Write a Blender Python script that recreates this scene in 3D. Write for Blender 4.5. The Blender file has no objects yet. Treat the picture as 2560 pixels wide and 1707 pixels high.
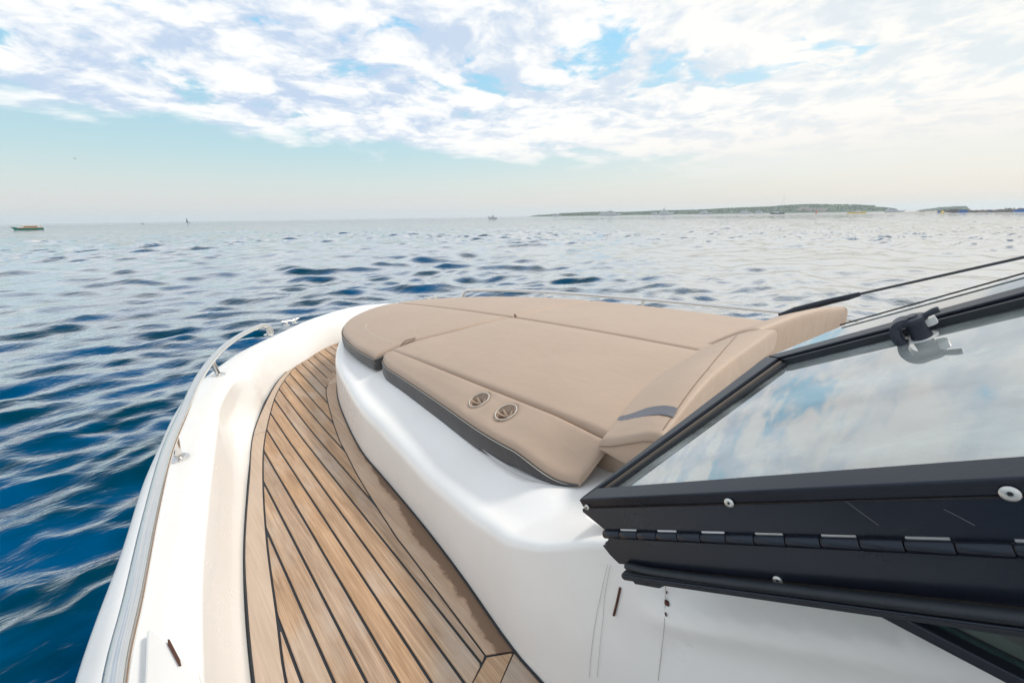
import bpy, bmesh, math, random
import numpy as np
from mathutils import Vector, Matrix, noise as mnoise
random.seed(7); rng = np.random.default_rng(11)
C = bpy.context.scene.collection
sc = bpy.context.scene
DECK = 2.00                      # walkway height above the water
CAMZ = DECK + 1.0                # eye height
F = 1067.0; CX, CY = 1280.0, 853.5
PITCH = math.atan(312.5 / F); ROLL = math.atan(39 / 2560)
A = math.radians(41.4)           # the yacht points 41.4 degrees left of the view

# ---------------------------------------------------------------- camera
cam_d = bpy.data.cameras.new('camera'); cam = bpy.data.objects.new('camera', cam_d); C.objects.link(cam)
cam_d.sensor_width = 36; cam_d.lens = F / 2560 * 36; cam_d.clip_start = 0.02; cam_d.clip_end = 60000
cam.matrix_world = Matrix.Translation((0, 0, CAMZ)) @ Matrix.Rotation(math.pi / 2 - PITCH, 4, 'X') @ Matrix.Rotation(-ROLL, 4, 'Z')
sc.camera = cam

# ---------------------------------------------------------------- view
sc.view_settings.view_transform = 'Standard'; sc.view_settings.look = 'None'
sc.view_settings.gamma = 1; sc.view_settings.use_curve_mapping = False
sc.view_settings.exposure = 0.56
sc.cycles.use_denoising = True
sc.cycles.max_bounces = 8; sc.cycles.transparent_max_bounces = 12; sc.cycles.volume_bounces = 1
sc.cycles.caustics_reflective = False; sc.cycles.caustics_refractive = False
sc.cycles.sample_clamp_indirect = 6

# ---------------------------------------------------------------- node helpers
class NT:
    def __init__(s, tree): s.t = tree; s.n = tree.nodes; s.l = tree.links
    def new(s, typ, **kw):
        nd = s.n.new(typ)
        for k, v in kw.items(): setattr(nd, k, v)
        return nd
    def put(s, sock, v):
        if v is None: return
        if isinstance(v, bpy.types.NodeSocket): s.l.new(v, sock)
        else:
            try: sock.default_value = v
            except Exception: sock.default_value = (v[0], v[1], v[2], 1.0) if len(v) == 3 else v
    def m(s, op, a, b=None, c=None, clamp=False):
        nd = s.new('ShaderNodeMath', operation=op, use_clamp=clamp)
        s.put(nd.inputs[0], a); s.put(nd.inputs[1], b); s.put(nd.inputs[2], c); return nd.outputs[0]
    def vm(s, op, a, b=None):
        nd = s.new('ShaderNodeVectorMath', operation=op); s.put(nd.inputs[0], a); s.put(nd.inputs[1], b)
        return nd.outputs['Value'] if op in ('LENGTH', 'DOT_PRODUCT') else nd.outputs[0]
    def mix(s, f, a, b, typ='MIX'):
        nd = s.new('ShaderNodeMix', data_type='RGBA', blend_type=typ)
        s.put(nd.inputs[0], f); s.put(nd.inputs[6], a); s.put(nd.inputs[7], b); return nd.outputs[2]
    def ramp(s, f, stops, interp='LINEAR'):
        nd = s.new('ShaderNodeValToRGB'); s.put(nd.inputs[0], f); cr = nd.color_ramp; cr.interpolation = interp
        while len(cr.elements) > 1: cr.elements.remove(cr.elements[-1])
        for i, (p, c) in enumerate(stops):
            e = cr.elements[0] if i == 0 else cr.elements.new(p)
            e.position = p; e.color = (c, c, c, 1) if isinstance(c, (int, float)) else (*c, 1)
        return nd.outputs[0]
    def noise(s, vec, scale, detail=4, rough=0.5, dist=0.0, w=None):
        nd = s.new('ShaderNodeTexNoise'); s.put(nd.inputs['Vector'], vec); s.put(nd.inputs['Scale'], scale)
        s.put(nd.inputs['Detail'], detail); s.put(nd.inputs['Roughness'], rough); s.put(nd.inputs['Distortion'], dist); return nd.outputs[0]
    def comb(s, x, y, z):
        nd = s.new('ShaderNodeCombineXYZ'); s.put(nd.inputs[0], x); s.put(nd.inputs[1], y); s.put(nd.inputs[2], z); return nd.outputs[0]
    def sep(s, v):
        nd = s.new('ShaderNodeSeparateXYZ'); s.put(nd.inputs[0], v); return nd.outputs
    def sstep(s, x, a, b):
        nd = s.new('ShaderNodeMapRange', interpolation_type='SMOOTHSTEP'); s.put(nd.inputs[0], x)
        s.put(nd.inputs[1], a); s.put(nd.inputs[2], b); return nd.outputs[0]
    def bump(s, h, strength, dist, normal=None):
        nd = s.new('ShaderNodeBump'); s.put(nd.inputs['Height'], h); s.put(nd.inputs['Strength'], strength); s.put(nd.inputs['Distance'], dist)
        s.put(nd.inputs['Normal'], normal); return nd.outputs[0]

# ---------------------------------------------------------------- world: hazy sky with a bank of broken cloud
SUN_AZ, SUN_EL = math.radians(62), math.radians(48)      # azimuth to the right of the view
w = bpy.data.worlds.new('World'); sc.world = w; w.use_nodes = True
t = NT(w.node_tree); t.n.clear()
sky = t.new('ShaderNodeTexSky', sky_type='NISHITA'); sky.sun_disc = False
sky.sun_elevation = SUN_EL; sky.sun_rotation = SUN_AZ; sky.air_density = 1.3; sky.dust_density = 2.0
d = t.new('ShaderNodeTexCoord').outputs['Generated']; d = t.vm('NORMALIZE', d)
X, Y, Z = t.sep(d)
el = t.m('MAXIMUM', Z, 0.0)
clear = t.ramp(el, [(0.0, (.60, .585, .56)), (.03, (.60, .60, .585)), (.07, (.52, .60, .595)), (.12, (.40, .57, .61)), (.19, (.31, .53, .63)),
                    (.33, (.17, .50, .74)), (.6, (.09, .36, .64)), (1.0, (.06, .28, .56))])
right = t.sstep(X, -0.35, 0.85)
clear = t.mix(t.m('MULTIPLY', right, .75), clear, t.ramp(el, [(0, (.62, .565, .50)), (.06, (.63, .595, .555)), (.16, (.55, .615, .62)), (.4, (.27, .58, .74)), (1, (.10, .34, .60))]))
nis = t.vm('SCALE', sky.outputs[0]); t.n[-1].inputs[3].default_value = 0.075
clear = t.mix(.25, clear, nis)
# cloud layer coordinates: a flat layer seen in perspective
inv = t.m('DIVIDE', 1.0, t.m('ADD', el, 0.14))
px_, py_ = t.m('MULTIPLY', X, inv), t.m('MULTIPLY', Y, inv)
P = t.comb(px_, py_, 0.0)
warp = t.new('ShaderNodeTexNoise'); t.put(warp.inputs['Vector'], P); warp.inputs['Scale'].default_value = 1.6; warp.inputs['Detail'].default_value = 3
Pw = t.vm('ADD', P, t.vm('SCALE', t.vm('SUBTRACT', warp.outputs['Color'], (.5, .5, .5)))); t.n[-1].inputs[3].default_value = 1
for nd in t.n:
    if nd.type == 'VECT_MATH' and nd.operation == 'SCALE' and nd.inputs[3].default_value == 1.0: nd.inputs[3].default_value = 0.42
big = t.noise(t.vm('ADD', Pw, (3.1, 7.7, 0)), 1.15, 2, .5)
puff = t.noise(Pw, 3.6, 7, .57)
fine = t.noise(t.vm('ADD', Pw, (9.0, 1.3, 0)), 11.0, 6, .62)
# edge of the bank: a line in the layer, clear air beyond it on the left
edge = t.m('MINIMUM', t.m('SUBTRACT', 4.95, t.m('SUBTRACT', py_, t.m('MULTIPLY', px_, 1.2))), t.m('SUBTRACT', 3.90, t.m('SUBTRACT', py_, t.m('MULTIPLY', px_, .3))))
edge = t.m('ADD', edge, t.m('MULTIPLY', t.m('SUBTRACT', big, .5), 2.2))
edge = t.m('ADD', edge, t.m('MULTIPLY', t.m('SUBTRACT', puff, .5), 1.7))
bank = t.sstep(edge, -0.15, .55)
# gaps of blue inside the bank
dens = t.m('ADD', t.m('ADD', t.m('MULTIPLY', big, .9), t.m('MULTIPLY', puff, .8)), t.m('ADD', t.m('MULTIPLY', fine, .34), t.m('ADD', .04, t.m('MULTIPLY', right, .055))))
cover = t.sstep(dens, .84, .99)
cloud = t.m('MULTIPLY', bank, cover)
# light and shade of the cloud: thicker parts are blue-grey, edges bright
thick = t.m('ADD', t.m('MULTIPLY', t.noise(t.vm('ADD', Pw, (.11, -.08, .0)), 3.4, 7, .60), 1.0), t.m('ADD', t.m('MULTIPLY', t.noise(t.vm('ADD', P, (5, 5, 0)), 1.3, 2, .5), .45), .13))
thick = t.m('ADD', t.m('SUBTRACT', thick, t.m('MULTIPLY', puff, .45)), t.m('MULTIPLY', t.m('SUBTRACT', fine, .5), -.35))
lit = t.sstep(thick, .52, .78)
white = t.mix(right, (.705, .71, .705), (.715, .695, .66))
shade = t.mix(right, (.37, .46, .595), (.56, .60, .615))
ccol = t.mix(t.m('MULTIPLY', lit, .95), white, shade)
# the bank sinks into haze towards the horizon
ccol = t.mix(t.sstep(el, .20, .05), ccol, t.mix(right, (.68, .68, .665), (.64, .60, .56)))
cloud = t.m('MULTIPLY', cloud, t.sstep(el, .035, .14))
skycol = t.mix(cloud, clear, ccol)
below = t.sstep(Z, 0.0, -0.02)
skycol = t.mix(below, skycol, (.30, .36, .40))
bg = t.new('ShaderNodeBackground'); t.put(bg.inputs[0], skycol); bg.inputs[1].default_value = 1.0
out = t.new('ShaderNodeOutputWorld'); t.l.new(bg.outputs[0], out.inputs[0])
w.cycles.sampling_method = 'MANUAL'; w.cycles.sample_map_resolution = 1024

# ---------------------------------------------------------------- sun (veiled by the cloud: soft)
sd = bpy.data.lights.new('sun', 'SUN'); sd.energy = 1.5; sd.angle = math.radians(12); sd.color = (1, .92, .81)
sun = bpy.data.objects.new('sun', sd); C.objects.link(sun)
sv = Vector((math.sin(SUN_AZ) * math.cos(SUN_EL), math.cos(SUN_AZ) * math.cos(SUN_EL), math.sin(SUN_EL)))
sun.rotation_euler = sv.to_track_quat('Z', 'Y').to_euler()

# ---------------------------------------------------------------- materials
MATS = {}
def mat(name, fn):
    if name in MATS: return MATS[name]
    m = bpy.data.materials.new(name); m.use_nodes = True; t = NT(m.node_tree); t.n.clear()
    o = t.new('ShaderNodeOutputMaterial'); p = t.new('ShaderNodeBsdfPrincipled'); t.l.new(p.outputs[0], o.inputs[0])
    fn(t, p, o); MATS[name] = m; return m
def simple(name, col, rough=.5, metal=0.0, coat=0.0, var=.12, scale=6.0, bumps=0.0, bscale=60, ior=1.45):
    def f(t, p, o):
        co = t.new('ShaderNodeTexCoord').outputs['Object']
        nz = t.noise(co, scale, 4, .55)
        c = t.mix(nz, tuple(x * (1 - var) for x in col), tuple(min(1, x * (1 + var)) for x in col))
        t.put(p.inputs['Base Color'], c); p.inputs['Metallic'].default_value = metal; p.inputs['IOR'].default_value = ior
        t.put(p.inputs['Roughness'], t.m('ADD', rough * .8, t.m('MULTIPLY', nz, rough * .4)))
        p.inputs['Coat Weight'].default_value = coat; p.inputs['Coat Roughness'].default_value = .05
        if bumps: t.put(p.inputs['Normal'], t.bump(t.noise(co, bscale, 3), bumps, .002))
    return mat(name, f)

def gel_f(t, p, o):
    co = t.new('ShaderNodeTexCoord').outputs['Object']
    nz = t.noise(co, 2.2, 5, .6); sm = t.noise(co, 30, 3, .6)
    c = t.mix(t.sstep(nz, .35, .75), (.86, .853, .84), (.81, .80, .775))
    c = t.mix(t.m('MULTIPLY', t.sstep(sm, .66, .78), .10), c, (.62, .58, .52))
    t.put(p.inputs['Base Color'], c); t.put(p.inputs['Roughness'], t.m('ADD', .20, t.m('MULTIPLY', nz, .18)))
    p.inputs['Coat Weight'].default_value = .22; p.inputs['Coat Roughness'].default_value = .05; p.inputs['Specular IOR Level'].default_value = .4
    t.put(p.inputs['Normal'], t.bump(t.noise(co, 5, 2), .08, .01))
GEL = mat('white_gelcoat', gel_f)

def teak_f(stain):
    def f(t, p, o):
        co = t.new('ShaderNodeTexCoord').outputs['Object']; x, y, z = t.sep(co)
        rnd = t.new('ShaderNodeObjectInfo').outputs['Random']
        off = t.m('MULTIPLY', rnd, 37.0)
        g = t.comb(t.m('ADD', t.m('MULTIPLY', x, 46.0), off), t.m('MULTIPLY', y, 2.6), off)
        grain = t.noise(g, 1.0, 6, .62, 1.2)
        g2 = t.comb(t.m('ADD', t.m('MULTIPLY', x, 300.0), off), t.m('MULTIPLY', y, 4.5), off)
        fineg = t.noise(g2, 1.0, 3, .7)
        cloud = t.noise(t.comb(t.m('MULTIPLY', x, 3.0), t.m('MULTIPLY', y, 1.3), off), 2.2, 4, .6)
        c = t.ramp(grain, [(.25, (.24, .135, .065)), (.45, (.41, .245, .13)), (.62, (.51, .32, .18)), (.8, (.58, .39, .24))])
        c = t.mix(t.m('MULTIPLY', t.sstep(fineg, .62, .30), .6), c, (.25, .145, .08))
        c = t.mix(t.m('MULTIPLY', t.sstep(fineg, .5, .8), .45), c, (.60, .43, .29))
        c = t.mix(t.m('MULTIPLY', t.sstep(cloud, .45, .75), .6), c, (.50, .42, .35))
        c = t.mix(t.m('MULTIPLY', t.sstep(cloud, .42, .2), .45), c, (.26, .17, .11))
        hv = t.new('ShaderNodeHueSaturation'); t.put(hv.inputs['Value'], t.m('ADD', .93, t.m('MULTIPLY', rnd, .16))); t.put(hv.inputs['Saturation'], t.m('ADD', .76, t.m('MULTIPLY', rnd, .18))); t.put(hv.inputs['Color'], c); c = hv.outputs[0]
        if stain == 'pale': c = t.mix(.55, c, (.60, .49, .40))
        if stain == 'inner':
            c = t.mix(.35, c, (.60, .47, .37))
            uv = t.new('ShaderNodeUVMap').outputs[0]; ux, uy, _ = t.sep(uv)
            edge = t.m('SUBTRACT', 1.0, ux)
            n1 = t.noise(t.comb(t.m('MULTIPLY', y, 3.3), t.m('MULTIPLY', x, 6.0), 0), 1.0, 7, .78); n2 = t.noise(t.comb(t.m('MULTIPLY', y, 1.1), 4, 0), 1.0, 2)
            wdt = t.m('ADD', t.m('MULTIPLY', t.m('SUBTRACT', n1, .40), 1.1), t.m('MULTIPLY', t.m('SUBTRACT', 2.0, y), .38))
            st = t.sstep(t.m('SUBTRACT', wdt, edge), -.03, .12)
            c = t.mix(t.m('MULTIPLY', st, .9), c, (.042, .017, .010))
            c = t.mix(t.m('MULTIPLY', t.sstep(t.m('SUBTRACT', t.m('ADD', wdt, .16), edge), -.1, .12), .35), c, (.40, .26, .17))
        t.put(p.inputs['Base Color'], c); t.put(p.inputs['Roughness'], t.m('ADD', .55, t.m('MULTIPLY', grain, .25)))
        t.put(p.inputs['Normal'], t.bump(t.m('ADD', grain, fineg), .35, .0012))
        p.inputs['Specular IOR Level'].default_value = .3
    return f
TEAK = mat('weathered_teak', teak_f('')); TEAKP = mat('pale_teak_margin', teak_f('pale')); TEAKI = mat('stained_teak_margin', teak_f('inner'))
CAULK = simple('black_caulk', (.018, .022, .028), .5, var=.3, scale=40)

def vinyl(name, col, var=.07):
    def f(t, p, o):
        co = t.new('ShaderNodeTexCoord').outputs['Object']
        a = t.noise(co, 2.4, 4, .6); b = t.noise(co, 9, 4, .6); c_ = t.noise(co, 420, 2, .5)
        c = t.mix(a, tuple(x * (1 - var) for x in col), tuple(x * (1 + var) for x in (col[0], col[1] * .985, col[2] * .97)))
        c = t.mix(t.m('MULTIPLY', t.sstep(b, .55, .8), .18), c, tuple(x * .86 for x in col))
        t.put(p.inputs['Base Color'], c); t.put(p.inputs['Roughness'], t.m('ADD', .48, t.m('MULTIPLY', b, .15)))
        cr = t.noise(t.vm('MULTIPLY', co, (5, 2, 3)), 2.0, 3, .5, 1.2)
        h = t.m('ADD', t.m('ADD', t.m('MULTIPLY', t.noise(co, 7, 3, .5), .8), t.m('MULTIPLY', cr, .7)), t.m('MULTIPLY', c_, .035))
        t.put(p.inputs['Normal'], t.bump(h, .35, .012))
        p.inputs['Sheen Weight'].default_value = .1
    return mat(name, f)
BEIGE = vinyl('beige_vinyl', (.42, .312, .235), .10); DARKV = vinyl('charcoal_vinyl', (.045, .045, .05), .15)
GREYV = vinyl('grey_strap_vinyl', (.13, .135, .16), .1)
THREAD = simple('pale_thread', (.6, .56, .5), .7); SEAM = simple('brown_seam_and_shade', (.22, .15, .11), .8)
MESHW = simple('white_mesh_cloth', (.74, .74, .73), .8, bumps=.6, bscale=900)
STEEL = simple('polished_steel', (.74, .72, .69), .13, metal=1.0, var=.05, scale=30)
def black_f(t, p, o):
    co = t.new('ShaderNodeTexCoord').outputs['Object']
    a = t.noise(co, 9, 5, .6); s = t.noise(t.vm('MULTIPLY', co, (60, 8, 90)), 1.0, 4, .7)
    c = t.mix(a, (.006, .007, .012), (.014, .017, .028))
    p.inputs['Specular IOR Level'].default_value = .5; p.inputs['Specular Tint'].default_value = (.78, .88, 1, 1)
    c = t.mix(t.m('MULTIPLY', t.sstep(s, .68, .8), .4), c, (.09, .11, .14))
    t.put(p.inputs['Base Color'], c); t.put(p.inputs['Roughness'], t.m('ADD', .20, t.m('MULTIPLY', a, .20)))
    t.put(p.inputs['Normal'], t.bump(t.noise(co, 300, 2), .12, .001))
BLACK = mat('black_anodised_aluminium', black_f)
RUBBER = simple('black_rubber', (.022, .028, .036), .55, var=.4, scale=25, bumps=.3, bscale=120)
SCREWM = simple('screw_steel', (.70, .70, .67), .35, metal=.7, scale=80)
TAN = simple('grey_glazing_strip', (.17, .145, .12), .6, var=.4)
PLASTW = simple('white_plastic', (.75, .76, .76), .4); PLASTD = simple('dark_blue_plastic', (.03, .037, .055), .38, var=.3)
RUST = simple('brown_rust', (.085, .035, .022), .75, var=.4, scale=120)
DSCR = simple('dull_scratch', (.16, .16, .165), .7)
CRACK = simple('grey_scratch', (.47, .46, .44), .8)
def glass_f(tint, refl=1.0, film=.03):
    def f(t, p, o):
        t.n.remove(p)
        tr = t.new('ShaderNodeBsdfTransparent'); tr.inputs[0].default_value = (*tint, 1)
        gl = t.new('ShaderNodeBsdfGlossy'); gl.inputs['Roughness'].default_value = .015
        co = t.new('ShaderNodeTexCoord').outputs['Object']
        nrm = t.bump(t.noise(co, 1.6, 2), .10, .02); t.put(gl.inputs['Normal'], nrm)
        fr = t.new('ShaderNodeFresnel'); fr.inputs[0].default_value = 1.52; 
        geo = t.new('ShaderNodeNewGeometry')
        ff = t.m('MULTIPLY', fr.outputs[0], refl, clamp=True)
        # both faces of the sheet reflect: R = 2F/(1+F)
        ff = t.m('DIVIDE', t.m('MULTIPLY', ff, 2.0), t.m('ADD', ff, 1.0), clamp=True)
        mx = t.new('ShaderNodeMixShader'); t.put(mx.inputs[0], ff); t.l.new(tr.outputs[0], mx.inputs[1]); t.l.new(gl.outputs[0], mx.inputs[2])
        df = t.new('ShaderNodeBsdfDiffuse'); df.inputs[0].default_value = (.80, .88, .88, 1)
        sm_ = t.noise(t.vm('MULTIPLY', co, (3, 1.2, 2)), 1.5, 5, .6)
        m2 = t.new('ShaderNodeMixShader'); t.put(m2.inputs[0], t.m('MULTIPLY', t.sstep(sm_, .30, .75), film)); t.l.new(mx.outputs[0], m2.inputs[1]); t.l.new(df.outputs[0], m2.inputs[2])
        t.l.new(m2.outputs[0], o.inputs[0])
    return f
GLASS = mat('clear_windscreen_glass', glass_f((.93, .98, .98), 3.0, .40))
GLASSG = mat('green_tinted_glass', glass_f((.22, .34, .33)))

def water_f(t, p, o):
    geo = t.new('ShaderNodeNewGeometry'); pos = geo.outputs['Position']; x, y, z = t.sep(pos)
    dist = t.m('SQRT', t.m('ADD', t.m('MULTIPLY', x, x), t.m('MULTIPLY', y, y)))
    # along-crest / across-crest coordinates: the crests run at 41 degrees to the right
    cs, sn = math.cos(A), math.sin(A)
    u = t.m('ADD', t.m('MULTIPLY', x, -sn), t.m('MULTIPLY', y, cs)); v = t.m('ADD', t.m('MULTIPLY', x, cs), t.m('MULTIPLY', y, sn))
    q = t.comb(t.m('MULTIPLY', v, .6), u, 0.0)
    r1 = t.noise(q, 4.5, 2.0, .5, .0); r2 = t.noise(q, 15.0, 2, .5, 0)
    near = t.sstep(dist, 60.0, 4.0)
    h = t.m('ADD', t.m('MULTIPLY', r1, .020), t.m('MULTIPLY', t.m('MULTIPLY', r2, near), .009))
    n1 = t.bump(h, 1.0, 1.0)
    def tilt(sc, off, det):
        nn = t.new('ShaderNodeTexNoise'); t.put(nn.inputs['Vector'], t.comb(t.m('MULTIPLY', v, .5), u, off)); nn.inputs['Scale'].default_value = sc; nn.inputs['Detail'].default_value = det; nn.inputs['Roughness'].default_value = .62
        return t.vm('SUBTRACT', nn.outputs['Color'], (.5, .5, .5))
    def scale(vec, f):
        nd = t.new('ShaderNodeVectorMath', operation='SCALE'); t.put(nd.inputs[0], vec); t.put(nd.inputs[3], f); return nd.outputs[0]
    wa_ = t.m('MULTIPLY', t.sstep(dist, 25, 90), t.sstep(dist, 420, 160)); wb_ = t.sstep(dist, 120, 420)
    tl = t.vm('ADD', scale(tilt(1.1, 3.0, 3), t.m('MULTIPLY', wa_, 1.3)), scale(tilt(.45, 9.0, 4), t.m('MULTIPLY', wb_, 1.5)))
    tx, ty, tz = t.sep(tl)
    n2 = t.vm('NORMALIZE', t.vm('ADD', n1, t.comb(tx, ty, 0.0)))
    patch = t.noise(t.comb(t.m('MULTIPLY', v, .35), u, 5.0), 1.1, 4, .6)
    t.put(p.inputs['Base Color'], t.mix(t.sstep(patch, .38, .62), (.0, .036, .070), (.0, .066, .170)))
    p.inputs['IOR'].default_value = 1.333
    t.put(p.inputs['Roughness'], .9); p.inputs['Specular IOR Level'].default_value = 0.0; p.inputs['IOR'].default_value = 1.0
    gl = t.new('ShaderNodeBsdfGlossy'); t.put(gl.inputs['Roughness'], t.m('ADD', .02, t.m('MULTIPLY', t.sstep(dist, 60, 900), .08))); t.put(gl.inputs['Normal'], n2)
    fr = t.new('ShaderNodeFresnel'); fr.inputs[0].default_value = 1.333; t.put(fr.inputs['Normal'], n2)
    mx = t.new('ShaderNodeMixShader'); t.put(mx.inputs[0], t.sstep(fr.outputs[0], .045, .33)); t.l.new(p.outputs[0], mx.inputs[1]); t.l.new(gl.outputs[0], mx.inputs[2]); t.l.new(mx.outputs[0], o.inputs[0])
WATER = mat('sea_water', water_f)

# ---------------------------------------------------------------- geometry helpers
def tag(o, label=None, cat=None, group=None, kind=None):
    if label: o['label'] = label
    if cat: o['category'] = cat
    if group: o['group'] = group
    if kind: o['kind'] = kind
    return o
def link(name, me, m, parent=None, smooth=True, auto=None):
    o = bpy.data.objects.new(name, me); C.objects.link(o)
    if m:
        me.materials.append(m)
    if parent: o.parent = parent
    if smooth and len(me.polygons):
        me.polygons.foreach_set('use_smooth', [True] * len(me.polygons))
        if auto is not None:
            try: me.set_sharp_from_angle(angle=math.radians(auto))
            except Exception: pass
    return o
def mesh(name, V, Fc, m, parent=None, smooth=True, auto=35):
    me = bpy.data.meshes.new(name); me.from_pydata([tuple(map(float, v)) for v in V], [], Fc); me.update()
    bm = bmesh.new(); bm.from_mesh(me); bmesh.ops.recalc_face_normals(bm, faces=bm.faces); bm.to_mesh(me); bm.free()
    return link(name, me, m, parent, smooth, auto)
def empty(name, loc=(0, 0, 0), rz=0.0):
    o = bpy.data.objects.new(name, None); C.objects.link(o); o.location = loc; o.rotation_euler = (0, 0, rz); o.empty_display_size = .1
    return o
def spline(pts, n):
    """n points along a Catmull-Rom curve through pts"""
    P = np.array(pts, float); k = len(P)
    if k == 2: 
        s = np.linspace(0, 1, n)[:, None]; return P[0] * (1 - s) + P[1] * s
    L = np.r_[0, np.cumsum(np.linalg.norm(np.diff(P, axis=0), axis=1))]
    T = np.zeros_like(P); T[1:-1] = (P[2:] - P[:-2]) / (L[2:] - L[:-2])[:, None]
    T[0] = (P[1] - P[0]) / (L[1] - L[0]); T[-1] = (P[-1] - P[-2]) / (L[-1] - L[-2])
    s = np.linspace(0, L[-1], n); i = np.clip(np.searchsorted(L, s, side='right') - 1, 0, k - 2)
    h = (L[i + 1] - L[i])[:, None]; x = ((s - L[i]) / h[:, 0])[:, None]
    return (2*x**3-3*x**2+1)*P[i] + (x**3-2*x**2+x)*h*T[i] + (-2*x**3+3*x**2)*P[i+1] + (x**3-x**2)*h*T[i+1]
def tube(name, pts, r, m, parent=None, n=12, res=None, radii=None, flat=1.0):
    P = spline(pts, res) if res else np.array(pts, float)
    V, Fc = [], []; up = Vector((0, 0, 1)); prev = None
    for i, p in enumerate(P):
        d = Vector(P[min(i + 1, len(P) - 1)] - P[max(i - 1, 0)]).normalized()
        if prev is None:
            a = d.cross(up); a = d.cross(Vector((1, 0, 0))) if a.length < .05 else a
        else: a = prev - d * prev.dot(d)
        a.normalize(); prev = a; b = d.cross(a)
        rr = r if radii is None else radii[i] * r
        for k in range(n):
            th = 2 * math.pi * k / n; V.append(Vector(p) + a * math.cos(th) * rr + b * math.sin(th) * rr * flat)
    for i in range(len(P) - 1):
        for k in range(n): Fc.append((i*n+k, i*n+(k+1) % n, (i+1)*n+(k+1) % n, (i+1)*n+k))
    Fc.append(tuple(range(n))); Fc.append(tuple((len(P)-1)*n + k for k in range(n)))
    return mesh(name, V, Fc, m, parent, auto=50)
def lathe(name, prof, at, axis, m, parent=None, n=24):
    ax = Vector(axis).normalized(); a = ax.orthogonal().normalized(); b = ax.cross(a); V, Fc = [], []
    for (r, h) in prof:
        for k in range(n):
            th = 2*math.pi*k/n; V.append(Vector(at) + ax*h + (a*math.cos(th) + b*math.sin(th))*r)
    for i in range(len(prof)-1):
        for k in range(n): Fc.append((i*n+k, i*n+(k+1) % n, (i+1)*n+(k+1) % n, (i+1)*n+k))
    Fc.append(tuple(range(n))); Fc.append(tuple((len(prof)-1)*n+k for k in range(n)))
    return mesh(name, V, Fc, m, parent, auto=40)
def prism(name, poly, o, e1, e2, e3, h0, h1, m, parent=None, bev=0.0):
    """polygon (a,b) in the plane o + a e1 + b e2, extruded from h0 to h1 along e3"""
    o, e1, e2, e3 = map(Vector, (o, e1, e2, e3)); n = len(poly)
    V = [o + e1*a + e2*b + e3*h0 for a, b in poly] + [o + e1*a + e2*b + e3*h1 for a, b in poly]
    Fc = [tuple(range(n)), tuple(range(n, 2*n))] + [(i, (i+1) % n, n+(i+1) % n, n+i) for i in range(n)]
    ob = mesh(name, V, Fc, m, parent, smooth=False)
    if bev:
        md = ob.modifiers.new('bevel', 'BEVEL'); md.width = bev; md.segments = 2; md.limit_method = 'ANGLE'
    return ob
def grid(name, G, m, parent=None, closed=False, uv=False, auto=None):
    """G: rows x cols x 3"""
    G = np.asarray(G, float); R, K = G.shape[:2]; V = G.reshape(-1, 3)
    i, j = np.meshgrid(np.arange(R-1), np.arange(K-1), indexing='ij'); a = (i*K+j).ravel()
    Q = np.stack([a, a+1, a+K+1, a+K], 1)
    me = bpy.data.meshes.new(name); me.vertices.add(len(V)); me.vertices.foreach_set('co', V.ravel())
    me.loops.add(len(Q)*4); me.loops.foreach_set('vertex_index', Q.ravel()); me.polygons.add(len(Q))
    me.polygons.foreach_set('loop_start', np.arange(len(Q))*4); me.polygons.foreach_set('loop_total', np.full(len(Q), 4)); me.update(); me.validate()
    if uv:
        ul = me.uv_layers.new(name='UVMap'); rr = (Q // K) / (R-1); kk = (Q % K) / (K-1)
        ul.data.foreach_set('uv', np.stack([rr.ravel(), kk.ravel()], 1).ravel())
    return link(name, me, m, parent, True, auto)

# yacht frame: x = v (starboard), y = u (forward), z; origin below the camera at the waterline
def L(u, v, z): return Vector((v, u, z + DECK))
def lerp(x, xs, ys): return float(np.interp(x, xs, ys))
def ray(px, py):
    x, y = px - CX, -(py - CY); c, s = math.cos(-ROLL), math.sin(-ROLL); x, y = c*x - s*y, s*x + c*y
    cp, sp = math.cos(PITCH), math.sin(PITCH); return np.array([x, cp*F + sp*y, -sp*F + cp*y])
def on_z(px, py, zf):
    """photo pixel -> (u, v, z) on a near-horizontal surface z = zf(u) of the yacht"""
    r = ray(px, py); z = 0.0
    for _ in range(25):
        k = (z - 1.0) / r[2]; x, y = r[0]*k, r[1]*k; u = -math.sin(A)*x + math.cos(A)*y; v = math.cos(A)*x + math.sin(A)*y
        z = .5*z + .5*(zf(u) if callable(zf) else zf)
    return (u, v, z)
def on_v(px, py, v):
    r = ray(px, py); k = v / (math.cos(A)*r[0] + math.sin(A)*r[1]); return ((-math.sin(A)*r[0] + math.cos(A)*r[1])*k, v, 1 + r[2]*k)
def sst(a, b, x): 
    x = min(1, max(0, (x-a)/(b-a))); return x*x*(3-2*x)
def vc(u): return 1.635 - .05*u                  # centreline of the foredeck
def mir(u, v):                                  # mirror a point across it
    k = 1/math.hypot(1, .05); n = (.05*k, k); d = (u*n[0] + v*n[1]) - 1.635*k; return (u - 2*d*n[0], v - 2*d*n[1])
VC = 1.6
def zd(u): return .07 * sst(1.9, 3.3, u)        # deck sheer

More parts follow.
